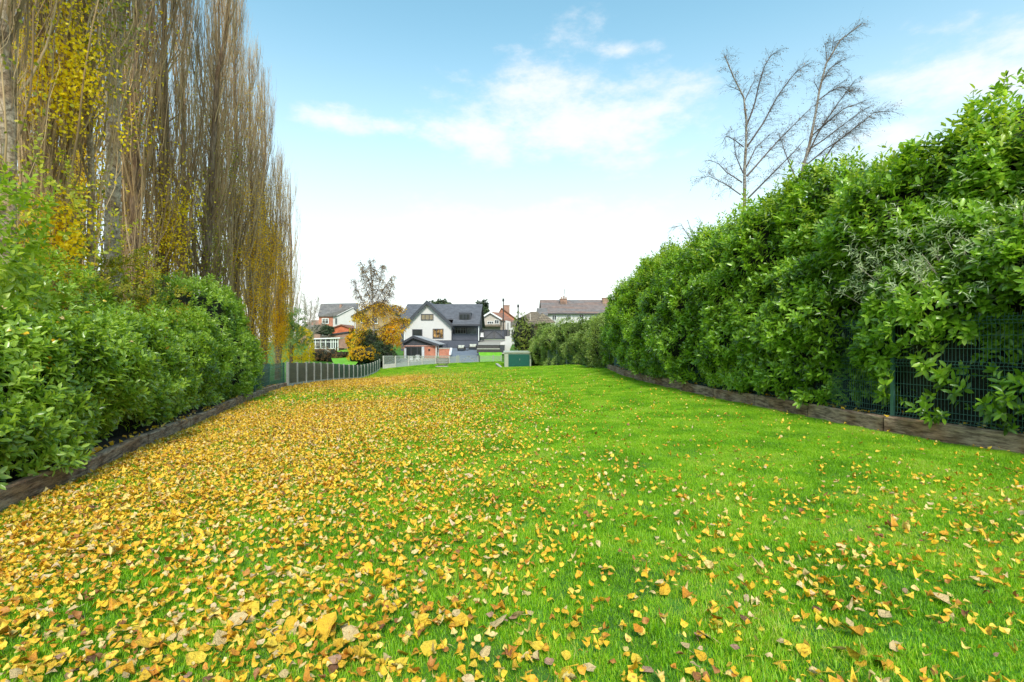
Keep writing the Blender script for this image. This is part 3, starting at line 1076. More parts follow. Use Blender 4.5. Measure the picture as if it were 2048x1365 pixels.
MB().prism([(xl + .3, 79.7, 3.8), (xl + .3, 90, 3.8), (xl + .3, 85, zr - .1)], (xr_ - xl - .6, 0, 0)).build('roof_gable', M['charcoal'], H0)
# cross gable roof
ap, le, re_ = at(853.6, 603.5, 77.5), at(801.5, 657.5, 77.5), at(909, 655.5, 77.5)
gr = MB()
back = Vector((0, 8.2, 0))
gr.prism([le, ap, ap + back, le + back], (0, 0, .14))
gr.prism([ap, re_, re_ + back, ap + back], (0, 0, .14))
gr.build('gable_roof', M['slate_dark'], H0)
vg = MB()
for e_ in (le, re_):
    vg.prism([e_ + Vector((0, -.05, -.38)), ap + Vector((0, -.05, -.38)), ap + Vector((0, -.05, .2)), e_ + Vector((0, -.05, .2))], (0, .048, 0))
vg.build('bargeboard', M['charcoal'], H0)
MB().box(X_(903.5, 76.6), xr_, 76.85, 76.99, ze - .12, ze + .08).build('gutter', M['charcoal'], H0)
window(H0, 842, 867, 628.5, 641, 78, 'charcoal', 'brass', 3, fw=.11)
window(H0, 824.6, 844.8, 659, 678.5, 78, 'charcoal', 'glass', 1, fw=.12)
window(H0, 865.6, 887, 658, 677.3, 78, 'charcoal', 'lit', 3, fw=.12)
window(H0, 910, 932, 656, 668, 79.6, 'grey_paint', 'glass', 4, True)
window(H0, 935, 953, 656, 669, 79.6, 'grey_paint', 'clear', 1)
MB().box(X_(904, 79), X_(957, 79), 78.4, 78.45, Z_(680.6, 79), Z_(668.5, 79)).build('balcony_screen', M['charcoal2'], H0)
MB().cyl(at(957.3, 653, 77.2), at(957.3, 682, 77.2), .07).build('downpipe', M['white_paint'], H0)
MB().cyl(at(903.6, 655, 77.8), at(903.6, 681, 77.8), .06).build('downpipe', M['charcoal'], H0)
MB().cyl(at(808.8, 657, 77.8), at(808.8, 683, 77.8), .06).build('downpipe', M['white_paint'], H0)
# dormer
dm = MB().box(X_(917.7, 78.6), X_(942, 78.6), 78.6, 82.5, Z_(641.5, 78.6), Z_(625.5, 78.6))
dmo = dm.build('dormer', M['charcoal'], H0)
MB().box(X_(920.5, 79.3), X_(939.5, 79.3), 78.5, 78.58, Z_(639.5, 79.3), Z_(630, 79.3)).build('pane', M['glass'], dmo)
MB().box(X_(918.5, 79.2), X_(941, 79.2), 78.3, 78.59, Z_(642.8, 78.6), Z_(641.7, 78.6)).build('sill', M['white_paint'], dmo)
bb = MB()
for px in (927, 933):
    bb.box(X_(px, 79.2) - .03, X_(px, 79.2) + .03, 78.46, 78.495, Z_(639.5, 79.3), Z_(630, 79.3))
tag(bb.build('glazing_bar', M['charcoal2'], dmo), kind='stuff')
MB().prism([at(818.5, 633.5, 81.2), at(823, 633.5, 81.2), at(824.5, 629.5, 82), at(820, 629.5, 82)], (0, 0, .12)).build('rooflight', M['white_paint'], H0)

# ---------------- garden room
GR = empty('brick_garden_room', (-13, 72, -.6), 'low red brick garden room with dark gable and sliding doors in front of the white house', 'garden room')
D = 70
MB().prism([at(807.5, 718, D), at(871.5, 718, D), at(871.5, 691, D), at(807.5, 691, D)], (0, 6.5, 0)).build('wall', M['red_brick'], GR)
MB().prism([at(806.6, 691, D - .1), at(806.6, 686, D - .1), at(826, 675, D - .1), at(874, 691, D - .1)], (0, .09, 0)).build('gable_cladding', M['charcoal'], GR)
apx = at(826, 673.3, D - .4)
l_, r_ = at(803.5, 686, D - .4), at(878, 690.8, D - .4)
bk = Vector((0, 7.2, 0))
MB().prism([l_, apx, apx + bk, l_ + bk], (0, 0, .12)).prism([apx, r_, r_ + bk, apx + bk], (0, 0, .12)).build('roof', plain('pale_grey_roofing', (.34, .34, .35), .6, var=.06), GR)
bg_ = MB()
for e_ in (l_, r_):
    bg_.prism([e_ + Vector((0, -.06, -.22)), apx + Vector((0, -.06, -.22)), apx + Vector((0, -.06, .13)), e_ + Vector((0, -.06, .13))], (0, .055, 0))
bg_.build('bargeboard', M['charcoal'], GR)
MB().box(X_(808, D), X_(872, D), D - .09, D - .004, Z_(693, D), Z_(691.2, D)).build('lintel', plain('pinkish_band', (.5, .3, .25), .8), GR)
dr_ = window(GR, 810, 847, 694, 717, D, 'charcoal', 'glass', 3, fw=.1)
dr_.name = 'sliding_door'
for px in (819.5, 828):
    MB().box(X_(px, D), X_(px + 5.5, D), D - .028, D - .02, Z_(712, D), Z_(695, D)).build('blind', M['brass'], dr_)
MB().box(X_(844, D), X_(849, D), D - .22, D - .1, Z_(718, D), Z_(694, D)).box(X_(809, D), X_(813, D), D - .2, D - .1, Z_(718, D), Z_(697, D)).build('door_post', plain('pale_blue_grey_post', (.5, .52, .55), .6), GR)
lamp = MB()
c = at(858.5, 700, D - .06)
for i in range(6):
    a = i * math.pi / 3
    lamp.bar(c, c + Vector((math.cos(a) * .17, 0, math.sin(a) * .17)), .05)
lamp.build('wall_ornament', M['rattan'], GR)
MB().cyl(at(872.3, 692, D - .15), at(872.3, 718, D - .15), .07).cyl(at(876.3, 692, D + .4), at(876.3, 716, D + .4), .07).build('downpipe', M['white_paint'], GR)

LW = empty('low_brick_wall', tuple(at(891, 709, 69)), 'low red brick wall with pale sloping end beside the garden room', 'wall')
MB().box(X_(878, 69), X_(901, 69), 69, 69.3, Z_(717, 69), Z_(698, 69)).build('brickwork', M['red_brick'], LW)
MB().box(X_(878, 69), X_(901, 69), 68.95, 69.35, Z_(698, 69) + .003, Z_(697, 69) + .05).build('coping', M['concrete'], LW)
MB().bar(at(902.5, 697.5, 69), at(900.2, 709, 65.5), .28, .2).build('sloping_cap', M['white_paint'], LW)
MB().box(X_(879, 74), X_(894.5, 74), 73.5, 74.2, Z_(698, 74), Z_(690, 74)).box(X_(878.6, 74), X_(895, 74), 73.45, 74.25, Z_(690, 74) + .002, Z_(689, 74)).build('storage_box', M['charcoal2'])
tag(bpy.data.objects['storage_box'], 'grey lidded storage box between low brick wall and white house', 'storage box')


def sofa(x0, x1, D, zt, zb, label, slope=0):
    s_ = empty('garden_sofa', ((x0 + x1) / 2, D, zb), label, 'sofa', 'pale sofas on the terrace')
    f = MB().box(x0, x1, D, D + .8, zb + .15, zb + .38)
    f.build('frame', M['rattan'], s_)
    MB().box(x0 + .05, x1 - .05, D + .02, D + .6, zb + .382, zb + .52).build('seat_cushion', M['cushion'], s_)
    n = 2
    for i in range(n):
        a = x0 + .06 + (x1 - x0 - .12) * i / n
        MB().prism([(a + .02, D + .5, zb + .522), (a + (x1 - x0 - .12) / n - .02, D + .5, zb + .522), (a + (x1 - x0 - .12) / n - .02, D + .72, zt), (a + .02, D + .72, zt)], (0, .1, 0)).build('back_cushion', M['cushion'], s_)
    for x in (x0, x1 - .12):
        MB().box(x - .001, x + .121, D - .03, D + .8, zb + .386, zb + .62).build('arm', M['rattan'], s_)
    for x in (x0 + .05, x1 - .12):
        for y in (D + .04, D + .7):
            MB().box(x, x + .07, y, y + .07, zb, zb + .15).build('leg', M['wood_dark'], s_)
    s_.rotation_euler = (0, slope, 0)
    return s_


zt_ = lambda D: float(np.interp(D, [62.2, 76.8], [Z_(727, 62.2), Z_(697, 76.8)]))
sofa(X_(914.5, 73.5), X_(929, 73.5), 73.5, zt_(74) + .8, zt_(74), 'left pale cushioned garden sofa with black frame on the slate terrace')
sofa(X_(937.5, 75), X_(953, 75), 75, zt_(75.3) + .8, zt_(75.3), 'right pale cushioned garden sofa with black frame on the slate terrace')
T_ = empty('coffee_table', (X_(933, 74.3), 74.3, zt_(74.3)), 'small dark table between the two pale garden sofas', 'table')
MB().box(X_(930.3, 74.3), X_(936.3, 74.3), 74, 74.7, zt_(74.3) + .4, zt_(74.3) + .46).build('tabletop', M['rattan'], T_)
for x in (X_(930.6, 74.3), X_(935.6, 74.3)):
    for y in (74.03, 74.6):
        MB().box(x, x + .05, y, y + .05, zt_(74.3), zt_(74.3) + .4).build('leg', M['wood_dark'], T_)

# hanging egg chair
EC = empty('hanging_egg_chair', (X_(963.5, 80), 80, Z_(681, 80)), 'black hanging egg chair with white cushion beside the white house', 'egg chair')
ez = Z_(681, 80)
ex_ = X_(963.5, 80)
r_t = np.linspace(0, 1, 16)
pth = np.stack([ex_ + .35 * np.sin(r_t * 2.6) - .3, 80 + .3 + 0 * r_t, ez + .05 + 1.95 * r_t], -1)[None]
V, Fq_ = tubes(pth, np.full((1, 16), .04), 8)
link('stand', np_mesh('stand', V, Fq_), M['rattan'], EC, True)
MB().cyl((ex_ - .1, 80.1, ez), (ex_ - .1, 80.1, ez + .06), .5, n=20).build('base', M['rattan'], EC)
eg = MB()
for k_ in range(10):
    a0 = math.pi * (.2 + 1.6 * k_ / 9) + math.pi / 2 - math.pi
    prev = None
    for j in range(13):
        ph = math.pi * j / 12
        p = Vector((ex_ + .45 * math.sin(ph) * math.sin(a0), 80 + .4 * math.sin(ph) * math.cos(a0), ez + 1.05 - .68 * math.cos(ph)))
        if prev is not None:
            eg.bar(prev, p, .035)
        prev = p
eg.build('basket', M['rattan'], EC)
MB().cyl((ex_, 79.95, ez + .5), (ex_, 79.95, ez + .72), .36, .3, 16).prism([(ex_ - .25, 80.1, ez + .6), (ex_ + .3, 80.1, ez + .6), (ex_ + .3, 80.25, ez + 1.2), (ex_ - .2, 80.25, ez + 1.2)], (0, .08, 0)).build('cushion', M['white_paint'], EC)

# raised sleeper bed (two steps) and low wall on the right
RB = empty('sleeper_steps', tuple(at(980, 705, 67.2)), 'dark timber retaining steps between the side lawn and the pale drive', 'retaining steps')
MB().box(X_(954, 67.3), X_(1002, 67.3), 67.1, 68, Z_(706.5, 67.3), Z_(699, 67.3)).build('lower_step', M['wood_dark'], RB)
MB().box(X_(954, 67.3), X_(1000, 67.3), 67.05, 68, Z_(699, 67.3) + .003, Z_(697.5, 67.3)).build('tread', M['concrete'], RB)
MB().box(X_(954, 68.2), X_(999, 68.2), 68.02, 69.1, Z_(706, 68.2), Z_(691.5, 68.2)).build('upper_step', M['wood_dark'], RB)
MB().box(X_(1000, 67.5), X_(1009, 67.5), 67.3, 68.4, Z_(706, 67.5), Z_(692, 67.5)).build('planter_end', M['charcoal'], RB)

G_ = empty('driveway_gate', (X_(988, 84), 84, Z_(679, 84)), 'dark grey boarded double gate closing the pale drive', 'gate')
gx0, gx1, g0, g1 = X_(967.5, 84), X_(1010, 84), Z_(679.5, 84), Z_(660, 84)
nb = 18
for i in range(nb):
    a = gx0 + (gx1 - gx0) * i / nb
    MB().box(a + .01, a + (gx1 - gx0) / nb - .01, 84, 84.05, g0 + .05, g1 - .02).build('board', M['charcoal2'], G_)
fr = MB()
for a, b_ in ((gx0, (gx0 + gx1) / 2 - .02), ((gx0 + gx1) / 2 + .02, gx1)):
    fr.box(a, b_, 83.93, 83.995, g1 - .15, g1).box(a, b_, 83.93, 83.995, g0 + .05, g0 + .2)
    fr.box(a, a + .12, 83.93, 83.995, g0 + .201, g1 - .151).box(b_ - .12, b_, 83.93, 83.995, g0 + .201, g1 - .151)
fr.bar(((gx0 + gx1) / 2 + .15, 83.92, g1 - .2), (gx1 - .15, 83.92, g0 + .25), .1, .02, (0, 1, 0))
fr.bar(((gx0 + gx1) / 2 - .15, 83.92, g1 - .2), (gx0 + .15, 83.92, g0 + .25), .1, .02, (0, 1, 0))
fr.build('gate_frame', M['charcoal'], G_)
MB().box(gx1 + .01, gx1 + .2, 83.9, 84.1, g0 - .3, g1 + .05).build('gate_post', M['charcoal'], G_)
MB().box(gx0 - .2, gx0 - .01, 83.9, 84.1, g0 - .3, g1 + .05).build('gate_post', M['charcoal'], G_)

WW = empty('white_boundary_wall', tuple(at(1015, 700, 70)), 'white rendered boundary wall stepping up beside the drive', 'wall')
MB().prism([at(px, py, 70) for px, py in ((1004, 716), (1000, 693), (1001, 685), (1013, 682.5), (1013, 674), (1021, 672), (1029, 688), (1031, 716))], (0, .3, 0)).build('lower_section', M['white_render'], WW)
MB().box(X_(1010, 76), X_(1030, 76), 76, 76.3, Z_(700, 76), Z_(673, 76)).build('upper_section', M['white_render'], WW)
PF = empty('white_picket_fence', tuple(at(1035, 702, 66)), 'short white picket fence beyond the green shed', 'fence')
for px in (1031, 1034, 1037, 1039.5):
    MB().box(X_(px, 66) - .04, X_(px, 66) + .04, 66, 66.05, Z_(712, 66), Z_(688 + (px - 1031) * .3, 66)).build('picket', M['white_paint'], PF)
MB().box(X_(1030, 66), X_(1041, 66), 66.06, 66.1, Z_(694, 66), Z_(693, 66)).build('rail', M['white_paint'], PF)
MB().box(X_(1030, 66), X_(1041, 66), 66.06, 66.1, Z_(704, 66), Z_(703, 66)).build('rail', M['white_paint'], PF)

# ---------------- houses to the right
h, ro = gable_house('cream_rendered_house', 'cream rendered house with white bargeboards, behind the dark driveway gate', X_(960.5, 96), X_(1000.5, 96), 96, 106, 1, Z_(637.5, 96), Z_(625.5, 96), 'cream_render', 'grey_tiles', 'Y', .35, verge='white_paint')
window(h, 974.5, 987, 643, 648.5, 96, cols=3)
window(h, 989, 998, 640, 648, 96, cols=2)
MB().box(X_(1000.5, 97) + .01, X_(1013, 97), 97, 104, 1, Z_(640, 97)).build('side_wing', M['cream_render'], h)
MB().prism([at(984, 626, 99), at(1001.5, 640, 96.6), at(1024, 642.5, 96.6), at(1006, 628.5, 101)], (0, 0, .18)).build('wing_roof', M['redbrown_tiles'], h)
MB().prism([at(960, 653.5, 95), at(1003, 653.5, 95), at(1003, 651.5, 96), at(960, 651.5, 96)], (0, 0, .14)).build('canopy', M['brown_tiles'], h)
h, ro = gable_house('red_brick_house', 'red brown brick house with a broad chimney behind the cream house', X_(991, 116), X_(1034, 116), 116, 126, 1, Z_(640, 116), Z_(617, 116), 'red_brick', 'redbrown_tiles', 'Y', .3,
                    chim=[(X_(1013, 113), 118, 1.3, Z_(630, 113), Z_(609, 113))], xr=X_(1003, 116))
h = empty('white_side_house', (X_(1018, 88), 90, 1.6), 'white walled house seen from its side, right of the dark gate', 'house')
MB().prism([at(1011, 680, 90), at(1031, 680, 90), at(1031, 646, 90), at(1011, 641, 90)], (0, 7, 0)).build('wall', M['white_render'], h)
MB().prism([at(1001, 640, 93), at(1024, 644, 89.6), at(1024, 646, 89.6), at(1001, 641, 93)], (2.2, 3, .1)).build('roof', M['redbrown_tiles'], h)
for px in (1013.5, 1018.5, 1024.5):
    window(h, px - 1.3, px + 1.3, 660, 674, 90, 'charcoal', 'glass', 1)
MB().cyl(at(1016, 646, 89.8), at(1016, 680, 89.8), .06).build('downpipe', M['rattan'], h)

# telegraph poles
for px, py, pb, D, nm in ((1006.6, 598, 668, 92, 'tall thin dark pole rising in front of the red brick chimney'), (1036.3, 610, 660, 92, 'shorter thin dark pole standing left of the brown roofed bungalow')):
    p = empty('telegraph_pole', tuple(at(px, pb, D)), nm, 'pole', 'poles among the far houses')
    MB().cyl(at(px, pb + 14, D), at(px, py, D), .13, .09).build('pole', M['wood_dark'], p)
    MB().cyl(at(px, py + 5, D), at(px, py - .5, D), .2, .16).build('pole_cap', M['rattan'], p)

# bungalow with brown tiled hipped roof
h = empty('bungalow', (X_(1070, 75), 78, .8), 'bungalow with brown tiled hipped roof peeping over the right hedge', 'bungalow')
D = 72
MB().box(X_(1030, D), X_(1102, D), D + .4, D + 9, -.3, Z_(651, D)).build('wall', M['dark_brick'], h)
a, b_, c_, d_ = at(1021, 656, D), at(1104, 650, D), at(1100, 646, D + 9), at(1021, 646, D + 9)
r1, r2 = at(1062, 624, D + 4), at(1075, 624, D + 4.5)
f0, f1 = at(1072, 648.5, D - 1.6), at(1104, 647, D - 1.6)
mb = MB().add([a, b_, c_, d_, r1, r2], [(0, 1, 5, 4), (1, 2, 5), (2, 3, 4, 5), (3, 0, 4), (0, 3, 2, 1)])
mb.build('roof', M['brown_tiles'], h)
MB().prism([at(1084, 626, D), at(1112, 645, D - 1.4), at(1070, 649, D - 1.6)], (0, 3, 0)).build('front_roof', M['brown_tiles'], h)
MB().box(X_(1059.5, 74), X_(1061.5, 74), 73.9, 74.2, Z_(641, 74), Z_(628, 74)).build('vent_pipe', M['cream_render'], h)
window(h, 1033, 1038, 658, 668, D + .4, cols=1)

# terrace row
h, ro = gable_house('terraced_row', 'long white terraced row with grey roof and brick chimney above the right hedge', X_(1087, 100), X_(1260, 100), 100, 111, .5, Z_(626, 100), Z_(602, 105.5), 'white_render', 'terrace_tiles', 'X', .4,
                    chim=[(X_(1128.5, 102), 104, 1.35, Z_(624, 102), Z_(598, 102)), (X_(1214, 102), 104, 1.2, Z_(612, 102), Z_(596, 102))])
for px in (1123.5, 1127.5, 1132):
    MB().cyl(at(px, 598.5, 102.5), at(px, 594 if px != 1127.5 else 592, 102.5), .14, .11).build('chimney_pot', M['dark_brick'], h)
window(h, 1104, 1113, 630.5, 641, 100, cols=2)
window(h, 1158, 1168, 629, 638, 100, cols=2)
window(h, 1134, 1142, 630, 640, 100, cols=2)
h, ro = gable_house('small_outbuilding', 'small grey roofed outbuilding at the left end of the white terraced row', X_(1077, 99), X_(1094, 99), 99, 104, .5, Z_(631, 99), Z_(618.5, 101.5), 'dark_brick', 'grey_tiles', 'X', .2)
# television aerial
AE = empty('television_aerial', tuple(at(1129, 597, 102.5)), 'thin television aerials on the brick chimney of the terraced row', 'aerial')
ab = MB()
ab.bar(at(1129.3, 598, 102.6), at(1129.3, 578, 102.6), .05)
for k_ in range(6):
    ab.bar(at(1127.5, 580 + k_ * 1.6, 102.6), at(1131.5, 579.6 + k_ * 1.6, 102.6), .03)
ab.bar(at(1120, 599, 102.6), at(1120, 584, 102.6), .04).bar(at(1138, 599, 102.6), at(1138, 586, 102.6), .04)
for k_ in range(4):
    ab.bar(at(1119, 585 + k_ * 1.8, 102.6), at(1121.3, 585.4 + k_ * 1.8, 102.6), .03).bar(at(1137, 587 + k_ * 1.8, 102.6), at(1139.3, 586.6 + k_ * 1.8, 102.6), .03)
ab.build('aerial_rods', M['rattan'], AE)

# ---------------- houses to the left
h = empty('red_and_white_house', (X_(675, 104), 106, .5), 'red brick house with white rendered side and grey roof, leftmost large house', 'house')
D = 104
MB().prism([at(637.5, 668, D), at(665.5, 668, D), at(665.5, 632.5, D), at(637.5, 632.5, D)], (0, 8, 0)).build('wall', M['red_brick'], h)
MB().prism([at(665.6, 668, D + .1), at(716, 668, D + .1), at(716, 627, D + .1), at(705, 616.5, D + .1), at(675.6, 631, D + .1), at(665.6, 633, D + .1)], (0, 8, 0)).build('side_wall', M['white_render'], h)
MB().prism([at(635.5, 633.5, D - .3), at(668.5, 633.5, D - .3), at(706, 615, D - .2), at(717.5, 626.5, D - .2), at(717, 608.5, D + 4), at(641.5, 610, D + 4)], (0, 0, .2)).build('roof', M['grey_tiles'], h)
MB().box(X_(679.5, D + 1), X_(683.5, D + 1), D + .8, D + 1.8, Z_(624, D), Z_(608.6, D)).build('chimney', M['dark_brick'], h)
window(h, 644, 657.6, 637, 648, D, cols=2, transom=True, fw=.12)
window(h, 670.5, 674.5, 636.5, 649, D + .1, 'grey_paint', cols=1)
h, ro = gable_house('brick_garage', 'small brick outbuilding with orange tiled gable behind the conservatory', X_(664, 90), X_(702, 90), 90, 96, .2, Z_(657.5, 90), Z_(651, 90), 'orange_tiles', 'redbrown_tiles', 'Y', .25)
MB().prism([at(660, 668.5, 88), at(697, 663, 88), at(697, 665.5, 88), at(660, 671, 88)], (0, 1.8, 0)).build('gutter', M['charcoal'], h)
MB().prism([at(656, 704, 88.2), at(697, 704, 88.2), at(697, 666, 88.2), at(656, 671, 88.2)], (0, 1.6, 0)).build('lower_wall', M['dark_brick'], h)
CV = empty('conservatory', (X_(650, 80), 81, -.4), 'white framed conservatory with flat roof on a low stone base', 'conservatory')
D = 80
MB().prism([at(618.5, 679.5, D - .3), at(680, 677.3, D - .3), at(680, 675.3, D - .3), at(618.5, 677.3, D - .3)], (0, 4.5, 0)).build('roof', M['white_paint'], CV)
MB().box(X_(620.5, D), X_(672, D), D, D + 4, Z_(714, D), Z_(697.5, D)).build('base_wall', M['dark_brick'], CV)
cf = MB()
for px in (621, 631, 641.5, 651.5, 662, 666.5, 671, 676):
    cf.box(X_(px, D) - .05, X_(px, D) + .05, D - .05, D + .1, Z_(697 if px < 670 else 708, D), Z_(678.5, D))
cf.box(X_(620, D), X_(677, D), D - .06, D + .09, Z_(685, D), Z_(684, D)).box(X_(620, D), X_(672, D), D - .12, D + .12, Z_(698, D), Z_(697, D))
cf.build('window_frame', M['white_paint'], CV)
for a_, b2 in ((621, 641.5), (641.5, 662), (662, 676)):
    MB().box(X_(a_, D) + .1, X_(b2, D) - .1, D + .12, D + .15, Z_(697, D), Z_(679.5, D)).build('pane', M['glass'], CV)
MB().box(X_(624, D), X_(631, D), D + .11, D + .118, Z_(696, D), Z_(687, D)).build('blind', M['brass'], CV)
MB().box(X_(645, 86), X_(657, 86), 86, 86.2, Z_(672, 86), Z_(664.5, 86)).build('upper_window', M['white_paint'], CV)
for q in (646, 651.5):
    MB().box(X_(q, 86) + .05, X_(q + 4.5, 86), 85.95, 85.99, Z_(671.3, 86), Z_(665.3, 86)).build('pane', M['glass'], CV)

h, ro = gable_house('brown_brick_house', 'golden brown brick house half hidden behind the orange birch', X_(708.5, 88), X_(804, 88), 88, 97, -.3, Z_(632, 88), Z_(605, 88), 'brown_brick', 'grey_tiles', 'Y', .45, verge='charcoal')
window(h, 720.5, 726.5, 637.5, 646.5, 88, cols=1, fw=.1)
window(h, 717, 734, 660.5, 674, 88, cols=3, fw=.12)
window(h, 782, 796, 659, 672, 88, cols=2, fw=.12)
window(h, 714, 732, 677, 692, 88, cols=3, fw=.1)
window(h, 742, 756, 636, 648, 88, cols=2, fw=.1)
MB().box(X_(708.5, 88), X_(804, 88), 87.93, 87.997, Z_(660, 88), Z_(658.8, 88)).build('string_course', M['white_paint'], h)
MB().cyl(at(710.5, 634, 87.8), at(710.5, 692, 87.8), .06).build('downpipe', M['white_paint'], h)
for i, (px0, px1, yr, D, lb) in enumerate(((596, 632, 652, 130, 'distant dull brick house seen between the poplars and the red brick house'),)):
    gable_house('distant_house', lb, X_(px0, D), X_(px1 + 8, D), D, D + 8, -1, Z_(660, D), Z_(650, D + 4), 'dark_brick', 'grey_tiles', 'X', .3,
                chim=[(X_(623, D), D + 4, 2.6, Z_(656, D), Z_(641, D)), (X_(607, D), D + 4, 1.6, Z_(656, D), Z_(645, D))])

# ================================================================== FENCES ROUND THE LAWN
# concrete post and panel fence on the left
PFn = empty('panel_fence', tuple(FPW[9]), 'curving fence of olive and green panels between pale concrete posts', 'fence')
pm = {}
for i, p in enumerate(FPW):
    ztop = p.z + 1.24
    MB().box(p.x - .055, p.x + .055, p.y - .055, p.y + .055, p.z - .2, ztop).build('post', M['concrete'], PFn)
    if i < len(FPW) - 1:
        q = FPW[i + 1]
        d = (q - p).normalized()
        a_, b2 = p + d * .058, q - d * .058
        nb = 6
        mt = M['panel_olive' if i < 6 else 'panel_green']
        pan = MB().prism([a_ + Vector((0, 0, .17)), b2 + Vector((0, 0, .17)), b2 + Vector((0, 0, 1.17)), a_ + Vector((0, 0, 1.17))], Vector((-d.y, d.x, 0)) * .03).build('panel', mt, PFn)
        bt = MB()
        for k_ in range(1, 8):
            s_ = a_ + (b2 - a_) * k_ / 8
            nrmv = Vector((d.y, -d.x, 0))
            bt.bar(s_ + nrmv * .008 + Vector((0, 0, .18)), s_ + nrmv * .008 + Vector((0, 0, 1.16)), .03, .016, nrmv)
        bt.build('batten', mt, pan)
        MB().prism([a_ + Vector((0, 0, 1.173)), b2 + Vector((0, 0, 1.173)), b2 + Vector((0, 0, 1.2)), a_ + Vector((0, 0, 1.2))], Vector((-d.y, d.x, 0)) * .05).build('capping_rail', mt, PFn)
        MB().prism([a_ + Vector((0, 0, -.12)), b2 + Vector((0, 0, -.12)), b2 + Vector((0, 0, .167)), a_ + Vector((0, 0, .167))], Vector((-d.y, d.x, 0)) * .05).build('gravel_board', M['concrete'], PFn)

# rear fence: low solid base with clear upper panels
RF = empty('rear_fence', tuple(at(845, 729, 61)), 'low pale post fence with see through panels along the far end of the lawn', 'fence')
rp = [(767, 736.5, 60.5), (791, 734.5, 61), (817.5, 732, 61.3), (844.5, 729.5, 61.6), (872, 728.5, 61.8), (898.4, 728, 62)]
for i, (px, py, D) in enumerate(rp):
    p = at(px, py, D)
    MB().box(p.x - .07, p.x + .07, p.y - .07, p.y + .07, p.z - .2, Z_(712, D)).build('post', M['concrete'], RF)
    if i < len(rp) - 1:
        q = at(*rp[i + 1])
        t0, t1 = at(px, 713, D), at(rp[i + 1][0], 713, rp[i + 1][2])
        o_ = Vector((.08, 0, 0))
        MB().prism([p + o_ + Vector((0, 0, -.1)), q - o_ + Vector((0, 0, -.1)), q - o_ + Vector((0, 0, .42)), p + o_ + Vector((0, 0, .42))], (0, .05, 0)).build('base_panel', M['grey_paint'] if i else M['concrete'], RF)
        MB().prism([p + o_ + Vector((0, .02, .423)), q - o_ + Vector((0, .02, .423)), t1 - o_, t0 + o_], (0, .012, 0)).build('clear_panel', M['clear'], RF)
        MB().prism([t0 + o_ + Vector((0, 0, .003)), t1 - o_ + Vector((0, 0, .003)), t1 - o_ + Vector((0, 0, .06)), t0 + o_ + Vector((0, 0, .06))], (0, .04, 0)).build('top_rail', M['grey_paint'], RF)

PG = empty('picket_side_gate', tuple(at(906, 728, 62)), 'narrow grey picket gate left of the wide field gate', 'gate')
D = 62
for k_ in range(9):
    x = X_(900.5, D) + k_ * .085
    MB().box(x, x + .05, D, D + .03, Z_(728, D), Z_(713, D)).build('picket', M['grey_paint'], PG)
MB().box(X_(900, D), X_(912.5, D), D + .033, D + .06, Z_(716, D), Z_(715, D)).build('rail', M['grey_paint'], PG)
MB().box(X_(900, D), X_(912.5, D), D + .033, D + .06, Z_(726, D), Z_(725, D)).build('rail', M['grey_paint'], PG)
MB().box(X_(912.6, D), X_(914.6, D), D - .05, D + .08, Z_(729, D), Z_(711.5, D)).build('post', M['sage'], PG)

FG = empty('field_gate', tuple(at(937, 728, 62)), 'wide grey five bar gate with crossed braces at the end of the lawn', 'gate')
x0, x1 = X_(918.5, D), X_(956, D)
for k_ in range(5):
    z = Z_(727, D) + (.0, .17, .36, .58, .84)[k_]
    MB().box(x0, x1, D, D + .03, z, z + .07).build('bar', M['grey_paint'], FG)
MB().bar((x0 + .1, D + .05, Z_(726, D)), ((x0 + x1) / 2, D + .05, Z_(713, D)), .07, .03, (0, 1, 0)).build('brace', M['grey_paint'], FG)
MB().bar((x1 - .1, D + .05, Z_(726, D)), ((x0 + x1) / 2, D + .05, Z_(713, D)), .07, .03, (0, 1, 0)).build('brace', M['grey_paint'], FG)
MB().box(x0 - .001, x0 + .08, D - .004, D + .06, Z_(727.5, D), Z_(712, D)).box(x1 - .08, x1 + .001, D - .004, D + .06, Z_(727.5, D), Z_(712, D)).build('stile', M['grey_paint'], FG)
MB().box(x0 - .2, x0 - .05, D - .06, D + .09, Z_(730, D), Z_(711, D)).build('post', M['sage'], FG)
MB().box(x1 + .05, x1 + .2, D - .06, D + .09, Z_(730, D), Z_(711, D)).build('post', M['sage'], FG)

PK = empty('grey_picket_fence', tuple(at(980, 728, 62)), 'sage grey picket fence between field gate and green shed', 'fence')
x = X_(960.5, D)
while x < X_(1002, D):
    MB().box(x, x + .05, D, D + .03, Z_(725.5, D), Z_(714.5, D)).build('picket', M['sage'], PK)
    x += .115
for pa, pb in ((713.5, 712.2), (717, 716), (727, 725.6)):
    MB().box(X_(960, D), X_(1003, D), D + .033, D + .07, Z_(pa, D), Z_(pb, D)).build('rail', M['sage'], PK)
for px in (958.8, 986.5, 1002.5):
    MB().box(X_(px, D) - .07, X_(px, D) + .07, D - .06, D - .004, Z_(729, D), Z_(710.5, D)).build('post', M['sage'], PK)

